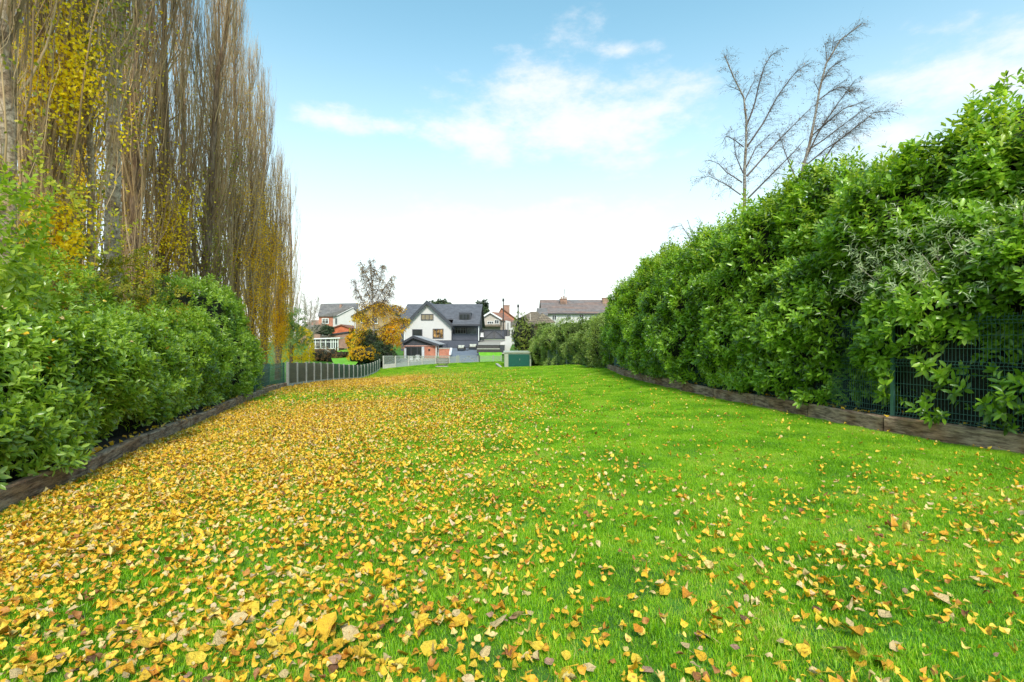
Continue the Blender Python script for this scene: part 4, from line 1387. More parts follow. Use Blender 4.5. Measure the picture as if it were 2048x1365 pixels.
FB = empty('fire_basket', tuple(at(884, 732, 59)), 'round rusty grey mesh basket on a pale slab in front of rear fence', 'fire basket')
D = 59
zb = gzf(X_(885, D), D)
MB().box(X_(873, D), X_(897, D), D - .8, D + .4, zb - .02, zb + .05).build('slab', M['paving'], FB)
fb = MB()
cx = X_(885, D)
for k_ in range(28):
    a = 2 * math.pi * k_ / 28
    e = Vector((math.cos(a), math.sin(a) * .6, 0))
    c = Vector((cx, D, zb))
    fb.bar(c + e * .45 + Vector((0, 0, .12)), c + e * .72 + Vector((0, 0, .35)), .015).bar(c + e * .72 + Vector((0, 0, .35)), c + e * .75 + Vector((0, 0, .95)), .015)
for zz, rr_ in ((.12, .45), (.35, .72), (.55, .735), (.75, .74), (.95, .75)):
    pr_ = None
    for k_ in range(29):
        a = 2 * math.pi * k_ / 28
        p = Vector((cx + math.cos(a) * rr_, D + math.sin(a) * rr_ * .6, zb + zz))
        if pr_ is not None:
            fb.bar(pr_, p, .025)
        pr_ = p
fb.build('basket', plain('rusty_grey_wire', (.16, .13, .1), .7), FB)
for a in (0.5, 2.6, 4.7):
    MB().cyl((cx + math.cos(a) * .4, D + math.sin(a) * .25, zb + .05), (cx + math.cos(a) * .4, D + math.sin(a) * .25, zb + .14), .03).build('leg', M['rattan'], FB)

# white garden chair seen through the rear fence
for (px, D, lb) in ((821, 64, 'white slatted garden chair left of the table behind the rear fence'), (834.5, 65, 'white slatted garden chair facing the garden room doors')):
    z0 = float(np.interp(D, [62.2, 69.6], [Z_(731, 62.2), Z_(717, 69.6)]))
    c_ = empty('garden_chair', (X_(px, D), D, z0), lb, 'chair', 'white chairs on the patio')
    x = X_(px, D)
    MB().box(x - .24, x + .24, D - .22, D + .22, z0 + .42, z0 + .46).build('seat', M['white_paint'], c_)
    for k_ in range(5):
        MB().box(x - .22 + k_ * .1, x - .17 + k_ * .1, D + .2, D + .23, z0 + .465, z0 + .95).build('back_slat', M['white_paint'], c_)
    for sx in (-.22, .18):
        for sy in (-.2, .17):
            MB().box(x + sx, x + sx + .04, D + sy, D + sy + .04, z0, z0 + .419).build('leg', M['white_paint'], c_)

# green metal shed
SH = empty('metal_shed', tuple(at(1034, 735, 55.5)), 'green metal shed with pale trim at the far right end of the lawn', 'shed')
D = 55.5
sx0, sx1, sz0, sz1 = X_(1009, D), X_(1062, D), Z_(736, D), Z_(706, D)
MB().box(sx0, sx1, D, D + 3.2, sz0, sz1).build('wall', M['shed_green'], SH)
tb = MB()
tb.box(sx0 - .02, sx0 + .42, D - .03, D - .002, sz0, sz1).box(sx1 - .14, sx1 + .02, D - .03, D - .002, sz0, sz1).box(sx0 + .421, sx1 - .141, D - .03, D - .002, sz1 - .14, sz1)
tb.box(sx0 - .03, sx0 - .002, D - .03, D + .35, sz0, sz1).box(sx0 - .03, sx0 - .002, D + 2.9, D + 3.2, sz0, sz1)
tb.build('trim', M['shed_trim'], SH)
MB().prism([(sx0 - .12, D - .12, sz1 + .003), (sx1 + .12, D - .12, sz1 + .003), (sx1 + .12, D + 1.6, sz1 + .14), (sx0 - .12, D + 1.6, sz1 + .14)], (0, 0, .06)).prism([(sx0 - .12, D + 1.6, sz1 + .14), (sx1 + .12, D + 1.6, sz1 + .14), (sx1 + .12, D + 3.3, sz1 + .01), (sx0 - .12, D + 3.3, sz1 + .01)], (0, 0, .06)).build('roof', M['shed_trim'], SH)
dr2 = MB()
nn_ = 22
for k_ in range(nn_):
    a = sx0 + .44 + (sx1 - .16 - sx0 - .44) * k_ / nn_
    wv = (sx1 - .16 - sx0 - .44) / nn_
    dr2.box(a + wv * .12, a + wv * .88, D - .022, D - .001, sz0 + .06, sz1 - .16)
dr2.build('door', M['shed_green'], SH)
MB().box((sx0 + sx1) / 2 + .2, (sx0 + sx1) / 2 + .23, D - .045, D - .023, sz0 + .8, sz0 + 1.0).build('handle', M['shed_trim'], SH)
tag(MB().prism([at(991, 729, 59), at(996, 729, 59), at(1006, 738, 54.5), at(1002, 738, 54.5)], (0, 0, .12)).build('shed_base_slab', M['concrete']), 'pale concrete edging strip along the left side of the green shed', 'edging')

# ---------------- timber sleepers along both sides
def sleepers(K, side, label, seed, Lr, h=.27, wd=.13, D0=None, D1=None):
    r = random.Random(seed)
    D = K[0][0] if D0 is None else D0
    End = K[-1][0] if D1 is None else D1
    root = empty('timber_edging', (float(kx(K, (D + End) / 2)), (D + End) / 2, 0), label, 'edging')
    while D < End - .3:
        x = float(kx(K, D))
        Ln = Lr * r.uniform(.92, 1.08)
        d2 = D
        while d2 < End and math.hypot(float(kx(K, d2)) - x, d2 - D) < Ln:
            d2 += .02
        x2 = float(kx(K, d2))
        a, b2 = Vector((x, D + .018, gzf(x, D) + r.uniform(-.02, .015))), Vector((x2, d2 - .018, gzf(x2, d2) + r.uniform(-.015, .02)))
        hh = h * r.uniform(.93, 1.06)
        dz = r.uniform(-.012, .012)
        d = (b2 - a).normalized()
        n = Vector((d.y, -d.x, 0)) * side
        nseg = 7
        vs, fs = [], []
        for i in range(nseg + 1):
            t_ = i / nseg
            c = a.lerp(b2, t_) + n * r.uniform(-.006, .006)
            top = hh + dz + r.uniform(-.006, .006)
            bv = .02 * r.uniform(.7, 1.5)
            for (u, v) in ((0, -.12), (0, top - bv), (bv, top), (wd - bv, top), (wd, top - bv), (wd, -.12)):
                vs.append(c + n * u + Vector((0, 0, v)))
        for i in range(nseg):
            for j in range(6):
                q = (i * 6 + j, i * 6 + (j + 1) % 6, (i + 1) * 6 + (j + 1) % 6, (i + 1) * 6 + j)
                fs.append(q)
        fs += [tuple(range(6)), tuple(range(nseg * 6, nseg * 6 + 6))[::-1]]
        MB().add(vs, fs).build('sleeper', M['sleeper'], root)
        D = d2
    return root


sleepers(KR, 1, 'weathered timber sleepers edging the lawn under the right hedge', 3, 1.9)
sleepers(KL, -1, 'weathered timber sleepers edging the lawn under the left hedge', 5, 2.3, h=.24)
for K, sgn, hh in ((KR, 1, .2), (KL, -1, .16)):
    ds = np.arange(K[0][0], K[-1][0] + .01, .5)
    vs, fs = [], []
    for i, d in enumerate(ds):
        x = float(kx(K, d))
        for j, off in enumerate((.12, .7, 1.6, 3.4)):
            vs.append((x + sgn * off, d, max(gzf(x, d), gzf(x + sgn * off, d)) + hh + .03 * float(vnoise(np.array([x + off, d, 0.]), 2)) - .02 * j))
    for i in range(len(ds) - 1):
        for j in range(3):
            q = (i * 4 + j, i * 4 + j + 1, i * 4 + j + 5, i * 4 + j + 4)
            fs.append(q if sgn > 0 else q[::-1])
    tag(MB().add(vs, fs).build('soil_bed', M['soil']), kind='structure')


# ---------------- green wire mesh fences
def wire_panel_mesh(Ln, Hh, folds, vs_=.05, hs=.2, rad=.0032, name='wire_panel'):
    prof = [(0, 0)]
    z = 0
    for fz in folds:
        prof += [(0, fz - .05), (-.035, fz), (0, fz + .05)]
    prof += [(0, Hh)]
    prof = sorted(set(prof), key=lambda p: p[1])
    parts = []
    n = int(Ln / vs_) + 1
    P = np.zeros((n, len(prof), 3))
    for i in range(n):
        for j, (y, z) in enumerate(prof):
            P[i, j] = (i * vs_, y, z)
    V, Fq_ = tubes(P, np.full((n, len(prof)), rad), 4)
    parts.append((V, Fq_))
    hz_ = sorted(set([round(k_ * hs, 3) for k_ in range(int(Hh / hs) + 1)]))
    P = []
    for z in hz_:
        if all(abs(z - fz) > .06 for fz in folds):
            P.append([(0, -.006, z), (Ln, -.006, z)])
    for fz in folds:
        for dy, dz in ((0, -.05), (-.035, 0), (0, .05)):
            P.append([(0, dy - .006, fz + dz), (Ln, dy - .006, fz + dz)])
    P = np.array(P, float)
    A = np.array([[0, 1, 0], [0, 0, 1.]])
    V = []
    F_ = []
    for p in P:
        n0 = len(V)
        for e in p:
            for k_ in range(4):
                a = k_ * math.pi / 2
                V.append(e + np.array([0, math.cos(a), math.sin(a)]) * rad * 1.2)
        for k_ in range(4):
            F_.append((n0 + k_, n0 + (k_ + 1) % 4, n0 + 4 + (k_ + 1) % 4, n0 + 4 + k_))
    parts.append((np.array(V), np.array(F_)))
    V, Fq_ = merge(parts)
    me = np_mesh(name, V, Fq_)
    me.materials.append(M['green_metal'])
    return me


def mesh_fence(pts, Hh, folds, label, zoff=.22, rad=.0038, post=.055, vs_=.05, zbase=None, pm_='green_metal'):
    c = pts[len(pts) // 2]
    root = empty('wire_mesh_fence', (c[0], c[1], gzf(c[0], c[1])), label, 'fence')
    Ln = math.dist(pts[0], pts[1])
    me = wire_panel_mesh(Ln - post, Hh, folds, vs_, rad=rad)
    for i, (x, y) in enumerate(pts):
        z = gzf(x, y) + zoff
        o = MB().box(-post / 2, post / 2, -post / 2, post / 2, -.3, Hh + .06).build('post', M[pm_])
        o.parent = root
        o.location = Vector((x, y, z)) - root.location
        nxt = pts[i + 1] if i < len(pts) - 1 else None
        prv = pts[i - 1] if i else None
        q = nxt or prv
        o.rotation_euler = (0, 0, math.atan2(q[1] - y, q[0] - x))
        if nxt:
            l2 = math.dist(pts[i], nxt)
            p = bpy.data.objects.new('wire_panel', me)
            COL.objects.link(p)
            p.parent = root
            an = math.atan2(nxt[1] - y, nxt[0] - x)
            z2 = gzf(nxt[0], nxt[1]) + zoff
            p.location = Vector((x + math.cos(an) * post / 2, y + math.sin(an) * post / 2, z)) - root.location
            p.rotation_euler = (0, 0, an)
            p.scale = ((l2 - post) / (Ln - post), 1, 1)
    return root


ptsR = []
for d in (2.6, 4.4, 6.5, 8.72, 11.1, 13.4, 15.8, 18.2, 20.6, 23, 25.4, 27.8):
    ptsR.append((float(kx(KR, d)) + .2, d))
mesh_fence(ptsR[::-1], 1.72, (.06, .95, 1.62), 'dark green wire mesh fence with folded ribs behind the right sleepers')
ptsL = [(-9.95, 19.8), (-10.72, 22.6), (-11.3, 25.35)]
mesh_fence(ptsL, 1.15, (.05, 1.0), 'short dark green wire mesh fence between rounded bush and panel fence', zoff=.02)
ptsF = [(5.75, 30.2), (6.05, 33), (6.15, 36), (5.95, 39), (5.45, 42), (4.8, 45), (4.2, 48), (3.6, 51)]
mesh_fence(ptsF[::-1], 1.6, (.8, 1.5), 'grey green wire netting fence below the far right hedge', zoff=0, rad=.004, post=.06, vs_=.1, pm_='grey_paint')
b_ = empty('compost_bin', (-10.9, 23.5, gzf(-10.9, 23.5)), 'dark blue grey bin behind the short wire fence', 'bin')
z = gzf(-10.9, 23.5)
MB().cyl((-11.0, 22.4, z), (-11.0, 22.4, z + .42), .26, .22, 14).build('body', M['charcoal2'], b_)
MB().cyl((-11.0, 22.4, z + .423), (-11.0, 22.4, z + .47), .245, .2, 14).build('lid', M['charcoal'], b_)

# ================================================================== HEDGES AND SHRUBS
KRh = [(d, x + .42) for d, x in KR]
HR = lambda d: np.interp(d, [3, 7, 9, 12, 16, 20, 24, 28, 29.4], [4.95, 4.95, 5.0, 5.05, 5.0, 4.75, 4.55, 4.3, 3.6]) + .18 * np.sin(d * 1.7) + .12 * np.sin(d * 3.9 + 1)
root, dispR = hedge(KRh, HR, 2.6, 72, M['laurel'], 'tall glossy cherry laurel hedge along the right side of the lawn', 11, L=(.12, .185), ratio=.4, nobj=300, base=.4, bulge=.5, lump=.5, lump2=.34,
                    dfade=lambda d: np.interp(d, [3, 5, 7, 14, 29], [.25, .6, 1, .8, .6]),
                    thin=lambda P: np.where((P[:, 1] < 8.75) & (P[:, 2] < 1.6), .22, 1.0))
# bright young shoots standing out of the right hedge top and face
r = np.random.default_rng(31)
n = 1500
d = r.uniform(6, 28, n)
s = np.clip(r.normal(.42, .12, n), .1, .62)
P, N = dispR(d, s, 0)
P = P + N * r.uniform(0, .32, (n, 1))
S5 = sprigs(P, N, r, 9, (.11, .17), .36, .32, 1.1)
foliage_objects(root, 'young_shoots', M['laurel_light'], S5, 0)

KLh = [(d, x - .52) for d, x in KL if d < 16] + [(15.6, -9.02)]
HL = lambda d: np.interp(d, [2.5, 5, 7, 9.5, 12, 14, 15.6], [1.95, 1.95, 2.0, 2.3, 2.55, 2.75, 2.7]) + .1 * np.sin(d * 2.1)
root, dispL = hedge(KLh, HL, 2.0, 78, M['laurel_left'], 'dense waist to head high laurel hedge along the left side of the lawn', 13, side=-1, L=(.10, .155), nobj=300, base=.34, bulge=.22, lump=.36, lump2=.24, ratio=.42,
                    dfade=lambda d: np.interp(d, [2.5, 4.5, 6, 16], [.4, .8, 1, .9]))
c = (-9.55, 16.6)
blob_bush('rounded_laurel_bush', (-9.95, 16.3, 1.15), (1.4, 2.5, 2.2), 80, M['laurel_left'], 'big rounded laurel bush ending the left hedge near the wire fence', 'bush', 17, k=8, L=(.10, .15), lo=-.95, lump=.13, ratio=.42)
blob_bush('low_laurel_bush', (-10.9, 20.2, .0), (.9, 1.2, 1.0), 90, M['laurel_left'], 'low laurel bush beside the compost bin left of the wire fence', 'bush', 19, k=7, L=(.07, .11), lo=-.9)
blob_bush('tall_laurel', (-7.75, 7.0, 2.25), (.95, 1.5, 1.35), 36, M['laurel_light'], 'tall bright loose laurel rising above the left hedge at the photo edge', 'bush', 23, k=8, L=(.12, .19), ratio=.42, lump=.32, upb=.8, stem=.26, inner=False)
blob_bush('tall_laurel', (-9.2, 10.2, 1.95), (1.0, 1.7, 1.35), 44, M['laurel_left'], 'loose mid height laurel behind the left hedge below the pale poplar trunk', 'bush', 24, k=8, L=(.1, .15), lump=.3, upb=.7, stem=.2, inner=False)
blob_bush('tall_laurel', (-9.9, 12.6, 2.3), (1.1, 1.5, 1.5), 50, M['olive'], 'yellowing leafy shrub behind the left hedge beside the rounded bush', 'bush', 25, k=7, L=(.08, .12), lump=.3, upb=.6, inner=False)
blob_bush('climbing_foliage', (-10.6, 10.8, 3.3), (1.5, 2.4, 2.2), 16, leafmat('yellow_green_leaf', [(.14, .18, .02), (.32, .36, .03), (.52, .50, .04), (.74, .60, .04)], trans=.5), 'loose yellow green foliage climbing among the poplar trunks above the left hedge', 'climber', 28, k=6, L=(.09, .14), ratio=.55, lump=.4, inner=False, lo=-.9)
blob_bush('dark_evergreen', (-13.0, 11.5, 2.4), (1.8, 3.4, 2.8), 30, M['mixed'], 'dark evergreen shrub in the shade under the nearest poplars', 'bush', 26, k=6, L=(.1, .15), lump=.3)
blob_bush('dark_evergreen', (-14.5, 18, 1.9), (1.8, 4.5, 2.6), 26, M['mixed'], 'dark evergreen shrub between poplar trunks behind the rounded bush', 'bush', 27, k=6, L=(.1, .15), lump=.3)
# silvery shrub growing through the right hedge
SB = empty('silver_leaved_shrub', (7.4, 8.2, gzf(7.4, 8.2)), 'silvery narrow leaved shrub pushing through the right hedge above the wire fence', 'shrub')
r = np.random.default_rng(41)
n = 190
d = r.normal(8.2, .75, n)
zt = r.normal(2.75, .42, n)
Pb = np.stack([kx(KRh, d) - .42 + r.normal(0, .14, n), d, zt + .1], -1)
S5 = sprigs(Pb, np.tile([[-1., -.2, .2]], (n, 1)), r, 10, (.09, .15), .14, .2, .5)
foliage_objects(SB, 'foliage', M['silver'], S5, 250)
st_ = np.stack([np.full(60, 7.5) + r.normal(0, .1, 60), 8.2 + r.normal(0, .3, 60), np.full(60, .4)], -1)
k_ = r.integers(0, n, 60)
t5 = np.linspace(0, 1, 5)[None, :, None]
pp = st_[:, None] * (1 - t5) + Pb[k_][:, None] * t5
pp[:, 1:4, 0] += .25
V, Fq_ = tubes(pp, np.linspace(.012, .004, 5)[None] * np.ones((60, 1)), 3)
link('stems', np_mesh('stems', V, Fq_), M['pale_twig'], SB)

# far right hedge behind the netting: mixed, softer, stepping
KF = [(30.4, 5.95), (33, 6.25), (36, 6.35), (39, 6.15), (42, 5.7), (45, 5.0), (48, 4.35), (52, 3.7), (57, 3.0), (61, 2.75)]
HF = lambda d: np.interp(d, [30.4, 33, 36, 40, 44, 48, 52, 56, 61], [4.0, 3.9, 3.7, 3.6, 3.5, 3.5, 3.6, 3.9, 3.9]) + .2 * np.sin(d * 1.9) + .12 * np.sin(d * 4.4)
hedge(KF, HF, 2.6, 42, M['mixed'], 'mixed darker hedge with netting below, between right laurel hedge and green shed', 15, name='mixed_hedge', L=(.11, .2), ratio=.4, nobj=0, base=.1, bulge=.45, lump=.85, lump2=.3, k=6, upb=.2, stem=.2)
blob_bush('yellow_green_shrub', tuple(at(1047, 680, 63)), (1.1, 1.3, 2.5), 40, leafmat('lime_leaf', [(.05, .08, .01), (.12, .18, .02), (.24, .28, .03), (.36, .36, .05)], trans=.3), 'yellow green shrub at the far left end of the mixed hedge', 'shrub', 61, k=6, L=(.12, .2), lump=.42, lo=-.95)

# ================================================================== TREES
# (px, D, height, trunk radius, label, (leaf count, centre height, spread, clustering), leaf material, primaries, twigs, fine, bark)
PO = [
    (14, 10.0, 21, .21, 'poplar at the left edge of the photo with a smooth pale trunk', (600, 4, 3, .8), 'olive', 60, 12, 4, 'palebark'),
    (92, 11.6, 22, .19, 'poplar thick with bright yellow leaves on hanging shoots', (6500, 6.4, 3.6, 1.2), 'yellow', 80, 13, 4, 'bark'),
    (146, 16.0, 22, .2, 'poplar with scattered yellow leaves just left of the pale marked trunk', (4200, 6, 5, 1.5), 'yellow', 75, 12, 4, 'bark'),
    (180, 12.4, 20, .10, 'slender pale poplar trunk rising from the left hedge', (900, 8, 5, 1.2), 'olive', 36, 10, 3, 'palebark'),
    (222, 14.2, 23, .27, 'poplar with the thickest pale dark flecked trunk', (1300, 9, 6, 1.2), 'olive', 60, 12, 4, 'palebark'),
    (272, 17.0, 22, .22, 'poplar with ridged brown trunk right of the thickest pale trunk', (1200, 6, 6, 1.2), 'yellow', 75, 13, 4, 'bark'),
    (326, 18.6, 22, .25, 'poplar with dark brown trunk and yellow leafy base', (3200, 3.5, 3, 1.5), 'yellow', 85, 13, 4, 'bark'),
    (368, 23.5, 22, .2, 'poplar of the back row filling the gap above the yellowing shrub', (1400, 5, 4, 1.2), 'olive', 80, 12, 3, 'bark'),
    (392, 20.6, 21, .22, 'poplar with bare leaning trunk above the rounded bush', (1000, 4, 3, 1.2), 'olive', 75, 12, 4, 'bark'),
    (432, 25.0, 22, .22, 'poplar standing right of the bare leaning trunk', (1800, 6, 6, 1.2), 'olive', 90, 13, 3, 'bark'),
    (470, 28.0, 22, .24, 'tall broad poplar whose tip leaves the top of the photo', (2200, 6, 5, 1.2), 'gold', 100, 14, 3, 'bark'),
    (503, 31.5, 20.6, .23, 'poplar with dense brown twigs behind the end of the left hedge', (5200, 5, 4, 1.3), 'gold', 100, 14, 3, 'bark'),
    (528, 34.5, 21.2, .24, 'poplar whose pointed tip stands second tallest against the sky', (9000, 4, 4.5, 1.0), 'gold', 100, 14, 3, 'bark'),
    (556, 39.5, 17.5, .22, 'poplar with golden leafy skirt left of the end poplar', (11000, 3.0, 3.8, .8), 'gold', 90, 13, 3, 'bark'),
    (583, 46.0, 18.2, .2, 'last poplar of the row, bare and slim against the sky', (500, 3, 3, .8), 'olive', 42, 11, 3, 'bark'),
    (50, 16.5, 23, .2, 'back row poplar with dark trunk seen between the two leftmost poplars', (1500, 9, 7, 1.2), 'yellow', 70, 11, 3, 'bark'),
    (250, 21.5, 23, .2, 'back row poplar half hidden by the thickest pale trunk', (800, 6, 6, 1.2), 'olive', 70, 11, 3, 'bark'),
    (128, 20.0, 23, .2, 'back row poplar filling the sky behind the yellow leaved shoots', (900, 8, 6, 1.2), 'olive', 70, 11, 3, 'bark'),
]
for i, (px, D, Hh, r0, lb, lv, lm, a_, b2, c2, bk_) in enumerate(PO):
    poplar(px, D, Hh, r0, 100 + i, lb, lv, lm, lean={2: .3, 8: 1.2}.get(i, 0), nprim=a_, ntw=b2, nter=c2, bark=bk_, crown={14: 1.25, 3: .7, 0: 1.0, 1: 1.3, 4: 1.2}.get(i, 1.45), low={4: .34, 3: .25, 0: .2}.get(i, .07), epi={14: .15, 3: .1, 4: .12, 0: .2, 1: 1.6}.get(i, 1.0))

# right birches: limbs laid from the photo
def crop1(x, y, D):
    return at(1380 + x / 3.25, 30 + y / 3.25, D)


D = 20
A = [[(355, 1900), (355, 1190), (355, 950), (368, 800), (365, 650), (350, 540), (335, 480), (285, 410), (240, 310), (225, 265)],
     [(368, 720), (430, 580), (480, 420), (530, 290), (590, 190), (650, 155)],
     [(370, 860), (480, 700), (570, 530), (650, 420), (710, 350), (790, 305)],
     [(370, 1050), (500, 900), (600, 790), (700, 690), (790, 600)],
     [(380, 1190), (550, 1020), (680, 890), (760, 800)],
     [(340, 1090), (240, 1020), (190, 960), (130, 935)],
     [(330, 1170), (230, 1100), (130, 1050), (75, 1055)],
     [(350, 860), (290, 820), (225, 795), (195, 850)],
     [(345, 1030), (300, 920), (285, 800)],
     [(355, 560), (400, 470), (450, 380)],
     [(335, 500), (290, 470), (250, 450)],
     [(362, 1000), (430, 860), (520, 780)]]
B = [[(640, 1900), (700, 1150), (730, 1010), (780, 830), (815, 650), (835, 520), (860, 400), (890, 300), (930, 220), (990, 150), (1050, 90), (1115, 60)],
     [(780, 870), (860, 820), (960, 740), (1100, 640)],
     [(800, 780), (900, 690), (1000, 610), (1120, 570)],
     [(830, 560), (920, 490), (1000, 450), (1090, 490)],
     [(850, 980), (940, 840), (1040, 760), (1150, 680), (1240, 605), (1340, 605)],
     [(840, 500), (800, 430)], [(890, 300), (878, 200)], [(922, 235), (940, 140)],
     [(700, 1100), (640, 900), (610, 760)],
     [(760, 920), (830, 760), (930, 600), (1020, 470)],
     [(850, 450), (930, 330), (1020, 270)],
     [(740, 990), (870, 880), (990, 800), (1100, 700)]]
limb_tree('bare_birch', 'left bare birch leaning with the wind above the right hedge', 'birch tree', [[crop1(x, y, D) for x, y in l] for l in A], (crop1(355, 1190, D).x, D, .1), 700, (.38, 0, .25), 'birchbark', 'darktwig', 201, .085, (.35, 1.0),
          leaf=[(1500, 'rust', .045, 3, 20)], group='bare birches behind the right hedge', twr=(.0025, .005), nter=4, droop=.22)
limb_tree('bare_birch', 'right bare birch whose tip reaches highest above the right hedge', 'birch tree', [[crop1(x, y, D + 1) for x, y in l] for l in B], (crop1(700, 1190, D + 1).x, D + 1, .1), 850, (.42, 0, .22), 'birchbark', 'darktwig', 202, .085, (.35, 1.1),
          leaf=[(1700, 'rust', .045, 3, 20)], group='bare birches behind the right hedge', twr=(.0025, .005), nter=4, droop=.22)
limb_tree('bare_sapling', 'small bare sapling twigs showing above the middle of the right hedge', 'sapling',
          [[at(1392, 700, 24), at(1388, 480, 24), at(1375, 440, 24)], [at(1388, 490, 24), at(1365, 450, 24), at(1340, 455, 24)], [at(1390, 500, 24), at(1400, 440, 24)], [at(1386, 520, 24), at(1350, 490, 24), at(1330, 500, 24)]],
          (X_(1392, 24), 24, .1), 90, (-.3, 0, .1), 'birchbark', 'darktwig', 203, .05, (.3, .7), leaf=[(120, 'rust', .04, 3, 20)])

# centre birch with orange lower crown
D = 63
def c8(x, y):
    return at(680 + x / 5.687, 500 + y / 5.687, D)


CB = [[(390, 1330), (385, 1000), (380, 700), (372, 600), (370, 480), (365, 330), (345, 200), (340, 110)],
      [(372, 620), (300, 450), (265, 330), (250, 200)], [(375, 560), (430, 440), (450, 300), (460, 160)],
      [(378, 640), (440, 540), (500, 430), (600, 290)], [(378, 700), (480, 600), (570, 500), (610, 400)],
      [(370, 470), (330, 330), (300, 230), (270, 160)], [(366, 400), (400, 260), (395, 110)],
      [(380, 720), (270, 600), (220, 450), (200, 350)], [(382, 800), (500, 700), (640, 640), (720, 660)],
      [(382, 850), (280, 740), (200, 700), (140, 740)], [(384, 930), (520, 850), (680, 780), (760, 800)],
      [(384, 960), (260, 900), (170, 900)], [(386, 1000), (560, 980), (680, 960)], [(386, 1050), (250, 1000), (190, 1040)],
      [(380, 760), (450, 650), (520, 560)], [(382, 900), (600, 900), (700, 900)], [(384, 900), (330, 800), (260, 760)]]
limb_tree('autumn_birch', 'birch with bare rusty top and orange golden lower leaves in front of the brown house', 'birch tree', [[c8(x, y) for x, y in l] for l in CB], (c8(390, 1250).x, D, gzf(c8(390, 1250).x, D)), 1500, (0, 0, -.1), 'birchbark', 'darktwig', 204, .17, (.5, 1.3),
          leaf=[(3800, 'tan', .11, 5.0, 14), (4600, 'gold', .15, -.2, 6.6), (1500, 'yellow', .15, -.6, 5.0)], twr=(.012, .02), droop=.6, depthj=1.2)
blob_bush('orange_tree', tuple(at(785, 678, 64)), (1.25, 1.3, 2.2), 26, M['orange'], 'orange leaved small tree at the left corner of the white house', 'tree', 71, k=6, L=(.12, .2), ratio=.7, lump=.3, inner=False)
blob_bush('dark_conifer', tuple(at(752, 706, 62)), (2.0, 1.8, 1.9), 55, M['conifer'], 'dark spreading conifer at the end of the panel fence', 'conifer', 72, k=7, L=(.14, .24), ratio=.3, lump=.3, upb=.1)
blob_bush('pale_conifer', tuple(at(733, 690, 64.5)), (1.8, 1.5, 1.9), 30, M['olive'], 'olive green leafy shrub between the birch and the neighbour lawn', 'shrub', 73, k=6, L=(.13, .2), ratio=.5, lump=.3)
blob_bush('golden_shrub', tuple(at(722, 712, 60.5)), (1.5, 1.0, 1.0), 45, M['gold'], 'low golden brown shrub just behind the panel fence', 'shrub', 74, k=6, L=(.1, .18), ratio=.4, lump=.25)
blob_bush('olive_tree', tuple(at(574, 668, 44)), (1.5, 1.6, 2.6), 40, M['mixed'], 'olive green leafy mass around the foot of the last poplar', 'tree', 75, k=6, L=(.1, .18), ratio=.5, lump=.3, inner=False)
blob_bush('yellow_willow', tuple(at(596, 700, 47)), (1.35, 1.3, 2.1), 60, M['yellow'], 'yellow weeping leaved tree right of the last poplar behind the panel fence', 'tree', 76, k=6, L=(.1, .18), ratio=.35, lump=.2, inner=False, upb=-.6)
blob_bush('evergreen_hedge', tuple(at(646, 662, 86)), (2.0, 1.2, .9), 40, M['conifer'], 'dark clipped evergreen between the conservatory and the red brick house', 'hedge', 77, k=6, L=(.15, .25), ratio=.5)
blob_bush('brown_undergrowth', tuple(at(640, 716, 66)), (3.4, 1.2, 1.0), 26, M['rust'], 'tangled brown undergrowth below the conservatory', 'undergrowth', 78, k=6, L=(.15, .3), ratio=.2, lump=.35)
blob_bush('climbing_shrub', tuple(at(704, 684, 82)), (.9, .8, 1.6), 40, M['gold'], 'golden climbing shrub against the corner of the brown brick house', 'shrub', 79, k=6, L=(.15, .25), ratio=.5)
D = 60
BT = [[at(618, 745, D), at(619, 700, D), at(617, 670, D), at(620, 640, D), at(624, 600, D)], [at(618, 680, D), at(630, 665, D), at(645, 648, D)], [at(618, 690, D), at(628, 660, D), at(634, 620, D)],
      [at(617, 670, D), at(608, 640, D), at(606, 600, D)], [at(618, 660, D), at(614, 620, D), at(612, 590, D)], [at(620, 650, D), at(630, 630, D), at(638, 600, D)], [at(618, 700, D), at(640, 690, D), at(655, 700, D)]]
limb_tree('bare_tree', 'pale bare branched tree between the last poplar and the red brick house', 'tree', BT, (X_(618, D), D, gzf(X_(618, D), D)), 420, (0, 0, .3), 'birchbark', 'pale_twig', 205, .12, (.5, 1.3), twr=(.01, .018), droop=0, depthj=.8)
for i, (px, py, D, rx, rz, lb) in enumerate(((880, 611, 110, 2.0, 1.2, 'distant dark tree crown showing above the white house ridge'), (966, 628, 105, 1.2, 2.4, 'dark fir between the white house and the cream house'))):
    blob_bush('distant_tree', tuple(at(px, py, D)), (rx, 1.5, rz), 22, M['conifer'], lb, 'tree', 90 + i, k=6, L=(.2, .4), ratio=.6, lump=.3)

